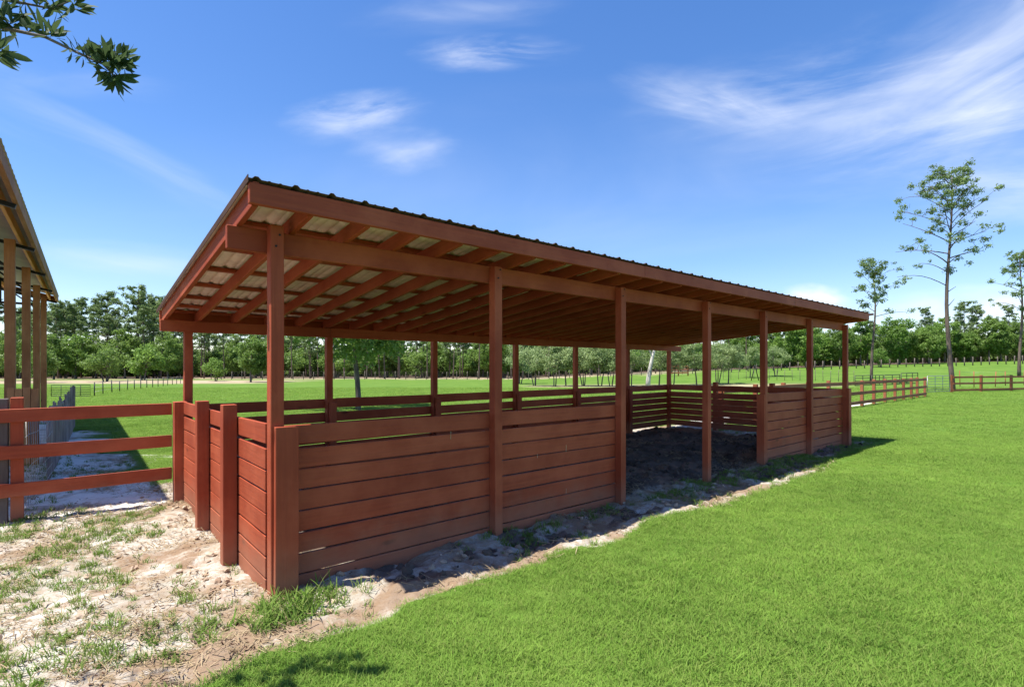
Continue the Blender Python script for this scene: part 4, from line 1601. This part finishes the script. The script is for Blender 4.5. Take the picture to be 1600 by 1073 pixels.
def scatter(name, protos, X, Y, Z, scl, label, cat, tilt=.15, seed=0):
    r = np.random.default_rng(seed)
    n = len(X)
    coll = bpy.data.collections.new(name + '_pieces')
    for p in protos:
        coll.objects.link(p)
    me = bpy.data.meshes.new(name)
    me.vertices.add(n)
    me.vertices.foreach_set('co', np.stack([X, Y, Z], -1).astype(np.float32).ravel())
    a = me.attributes.new('rot', 'FLOAT_VECTOR', 'POINT')
    a.data.foreach_set('vector', np.stack([r.normal(0, tilt, n), r.normal(0, tilt, n), r.uniform(0, 6.283, n)], -1).astype(np.float32).ravel())
    a = me.attributes.new('scl', 'FLOAT', 'POINT')
    a.data.foreach_set('value', np.asarray(scl, np.float32))
    a = me.attributes.new('idx', 'INT', 'POINT')
    a.data.foreach_set('value', r.integers(0, len(protos), n).astype(np.int32))
    me.update()
    o = link(name, me)
    ng = bpy.data.node_groups.new(name + '_nodes', 'GeometryNodeTree')
    ng.interface.new_socket('Geometry', in_out='INPUT', socket_type='NodeSocketGeometry')
    ng.interface.new_socket('Geometry', in_out='OUTPUT', socket_type='NodeSocketGeometry')
    gi = ng.nodes.new('NodeGroupInput')
    go = ng.nodes.new('NodeGroupOutput')
    ip = ng.nodes.new('GeometryNodeInstanceOnPoints')
    ci = ng.nodes.new('GeometryNodeCollectionInfo')
    ci.inputs['Collection'].default_value = coll
    ci.inputs['Separate Children'].default_value = True
    ci.inputs['Reset Children'].default_value = True
    at = {}
    for nm, ty in (('rot', 'FLOAT_VECTOR'), ('scl', 'FLOAT'), ('idx', 'INT')):
        nd = ng.nodes.new('GeometryNodeInputNamedAttribute')
        nd.data_type = ty
        nd.inputs['Name'].default_value = nm
        at[nm] = next(s for s in nd.outputs if s.enabled and s.name == 'Attribute')
    er = ng.nodes.new('FunctionNodeEulerToRotation')
    ng.links.new(at['rot'], er.inputs[0])
    ng.links.new(gi.outputs[0], ip.inputs['Points'])
    ng.links.new(ci.outputs[0], ip.inputs['Instance'])
    ip.inputs['Pick Instance'].default_value = True
    ng.links.new(at['idx'], ip.inputs['Instance Index'])
    ng.links.new(er.outputs[0], ip.inputs['Rotation'])
    ng.links.new(at['scl'], ip.inputs['Scale'])
    ng.links.new(ip.outputs[0], go.inputs[0])
    md = o.modifiers.new('scatter', 'NODES')
    md.node_group = ng
    tag(o, label, cat, kind='stuff')
    return o


def points(x0, x1, y0, y1, dens, seed, keep):
    r = np.random.default_rng(seed)
    n = int((x1 - x0) * (y1 - y0) * dens)
    X = r.uniform(x0, x1, n)
    Y = r.uniform(y0, y1, n)
    k = keep(X, Y, r)
    return X[k], Y[k]


def inview(X, Y, m=1.0):
    return (Y > -.4) & (np.abs(X) < 1.05 * np.maximum(Y, 0) + m + 2.6)


def in_shed(u, v):
    return (u > -.02) & (u < 11.45) & (v > .06) & (v < 4.5)


def lawn_keep(X, Y, r):
    u, v, s, d, l = zones(X, Y)
    edge = s + fbm(X, Y, 9.0, 3) * .5
    return inview(X, Y) & (edge < .45 + .15 * r.random(len(X))) & ~in_shed(u, v) & (l < .5)


parts = [points(-4, 11, -.4, 7, 800, 1, lawn_keep), points(-14, 19, 7, 13, 380, 2, lawn_keep), points(-27, 29, 13, 24, 110, 3, lawn_keep), points(-44, 48, 24, 44, 22, 4, lawn_keep)]
sc = [np.random.default_rng(9).uniform(.75, 1.25, len(parts[0][0])), np.random.default_rng(8).uniform(.9, 1.4, len(parts[1][0])), np.random.default_rng(7).uniform(1.2, 1.9, len(parts[2][0])), np.random.default_rng(6).uniform(1.8, 3.0, len(parts[3][0]))]
X = np.concatenate([p[0] for p in parts])
Yy = np.concatenate([p[1] for p in parts])
sc = np.concatenate(sc) * (1 + .5 * fbm(X, Yy, 1.1, 3))
protos = [tuft('grass_tuft', 44, .075, .036, .0030, 1.25, M['grass'], 100 + i) for i in range(6)]
scatter('lawn_grass', protos, X, Yy, ground_z(X, Yy), sc, 'short bright green lawn grass covering the ground', 'grass', .12, 21)


# weeds: taller tufts in the sand, along the walls and the fence line
def weed_keep(X, Y, r):
    u, v, s, d, l = zones(X, Y)
    n = fbm(X, Y, 1.6, 4) + .4 * fbm(X + 3, Y, 6, 2)
    near_wall = np.exp(-((v + .12) / .12) ** 2) * (u > -.2) * (u < 12) * .5
    fence = np.exp(-((v - 3.15) / .26) ** 2) * (u < 0.1) * .8
    corner = np.exp(-((u - .15) / .40) ** 2 - ((v + .30) / .16) ** 2) * .9
    lawnside = np.exp(-((v + .80 - .2 * n) / .12) ** 2) * (u > 0) * .25
    lw = (u < .05) * .10
    pr = np.clip((n + .15) * 2.3, 0, 1) * (.8 + .8 * (1 - sstep(Y, 2.6, 3.4)) * (u < -.6)) + near_wall * (n > -.1) + fence * (n > -.25) + corner + lawnside * (n > 0) + lw * (n > -.05)
    inside = in_shed(u, v) & (v > .16)
    pathz = (v > 3.7)
    return inview(X, Y, .5) & (s > .35) & (r.random(len(X)) < pr * np.where(pathz, .25, 1)) & ~inside


X, Yy = points(-9, 9, -.4, 16, 210, 31, weed_keep)
u, v, *_ = zones(X, Yy)
big = np.exp(-((u - .15) / .45) ** 2 - ((v + .30) / .2) ** 2)
sc = np.random.default_rng(5).uniform(.45, 1.1, len(X)) * (1 + 1.1 * big)
protos = [tuft('weed_tuft', 22, .05, .085, .0055, 1.0, M['weed'], 200 + i, .8) for i in range(5)]
scatter('weed_grass', protos, X, Yy, ground_z(X, Yy), sc, 'scruffy weed tufts growing through the bare sand and along the walls', 'weeds', .2, 22)


# straw, bark chips and clods on the sand and the stable floor
def chip_keep(X, Y, r):
    u, v, s, d, l = zones(X, Y)
    n = fbm(X + 11, Y, 1.4, 4)
    return inview(X, Y, .3) & (s > .5) & (r.random(len(X)) < np.clip(.25 + n * 1.6, .03, 1))


X, Yy = points(-7, 9, -.4, 12, 260, 41, chip_keep)


def chips(name, n, seed, mat, ln, wd, flat=.25):
    r = np.random.default_rng(seed)
    mb = MB()
    for _ in range(n):
        a = r.uniform(0, 3.14)
        q = Vector((r.normal() * .05, r.normal() * .05, r.uniform(.0, .012)))
        l = ln * r.uniform(.4, 1.3)
        d = Vector((math.cos(a), math.sin(a), r.normal() * flat)) * l / 2
        mb.beam(q - d, q + d, wd * r.uniform(.6, 1.4), wd * r.uniform(.25, .6))
    return bpy.data.objects.new(name, mb.mesh(name, mat))


protos = [chips('chips', 6, 1, M['chip'], .022, .006), chips('chips', 10, 2, M['straw'], .05, .004), chips('straws', 12, 3, M['straw'], .09, .003), chips('straws', 9, 4, M['straw'], .07, .003)]
scatter('ground_litter', protos, X, Yy, ground_z(X, Yy) + .002, np.random.default_rng(4).uniform(.5, 1.3, len(X)), 'dry straw and bark chips scattered over the sand', 'litter', .1, 23)


def clod(name, seed, mat):
    r = np.random.default_rng(seed)
    bm = bmesh.new()
    bmesh.ops.create_icosphere(bm, subdivisions=2, radius=.03)
    for vv in bm.verts:
        k = mnoise.noise(vv.co * 40 + Vector((seed, 0, 0))) * .5 + mnoise.noise(vv.co * 90 + Vector((0, seed, 0))) * .25
        vv.co *= 1 + k
        vv.co.z *= .6
    me = bpy.data.meshes.new(name)
    bm.to_mesh(me)
    bm.free()
    me.materials.append(mat)
    return bpy.data.objects.new(name, me)


def clod_keep(X, Y, r):
    u, v, s, d, l = zones(X, Y)
    bank = np.exp(-((u + .15) / .18) ** 2) * (v > -.1) * (v < 3.4) + np.exp(-((v + .25) / .25) ** 2) * (u > .1) * (u < 10.5) * .6 + d * .5
    return inview(X, Y, .3) & (s > .5) & (r.random(len(X)) < np.clip(bank * .8 + .06, 0, 1))


mc, t, b = new_mat('dry_clods')
geo = N(t, 'ShaderNodeNewGeometry')
u0 = N(t, 'ShaderNodeObjectInfo')
L(t, mixc(t, u0.outputs['Random'], (0.46, 0.36, 0.26), (0.22, 0.145, 0.095)), b.inputs['Base Color'])
b.inputs['Roughness'].default_value = .95
md_, t, b = new_mat('dung_clods')
u0 = N(t, 'ShaderNodeObjectInfo')
L(t, mixc(t, u0.outputs['Random'], (0.05, 0.036, 0.028), (0.12, 0.085, 0.06)), b.inputs['Base Color'])
b.inputs['Roughness'].default_value = .95
X, Yy = points(-6, 10, 1.8, 13, 70, 51, clod_keep)
u, v, s, d, l = zones(X, Yy)
k = d > .4
rs_ = np.random.default_rng(3)
scatter('sand_clods', [clod('clod', i, mc) for i in range(4)], X[~k], Yy[~k], ground_z(X[~k], Yy[~k]) + .004, rs_.uniform(.25, 1.2, (~k).sum()) ** 1.5, 'crumbled sandy clods at the foot of the walls', 'soil', .5, 24)
scatter('stable_clods', [clod('clod', 10 + i, md_) for i in range(4)], X[k], Yy[k], ground_z(X[k], Yy[k]) + .004, rs_.uniform(.3, 1.5, k.sum()), 'dark lumps of trampled litter on the shelter floor', 'soil', .5, 25)

for o in (ro, bo):
    m_ = o.modifiers['solid']
    m_.material_offset = 1
    m_.material_offset_rim = 0

# the deep undergrowth of the wood, one uncountable mass
uc = []
for i, key in enumerate(('leaf_oak', 'leaf_light', 'leaf_oak')):
    r = np.random.default_rng(300 + i)
    cen = [np.array([r.normal() * 1.5, r.normal() * 1.5, r.uniform(.5, 4.6)]) for _ in range(26)]
    V, Fq = clump_leaves(cen, r.uniform(.8, 1.3, 26), 60, .45, r, .8, .35, .4, .6)
    uc.append(bpy.data.objects.new('thicket', mesh_np('thicket', V, Fq, [M[key]])))
r = np.random.default_rng(77)
X = r.uniform(-185, 185, 900)
Yy = r.uniform(106, 146, 900)
k = np.abs(X) < 1.4 * Yy
X, Yy = X[k], Yy[k]
scatter('wood_undergrowth', uc, X, Yy, ground_z(X, Yy, False), r.uniform(.7, 1.25, len(X)), 'dense leafy undergrowth filling the depth of the far wood', 'undergrowth', .03, 26)
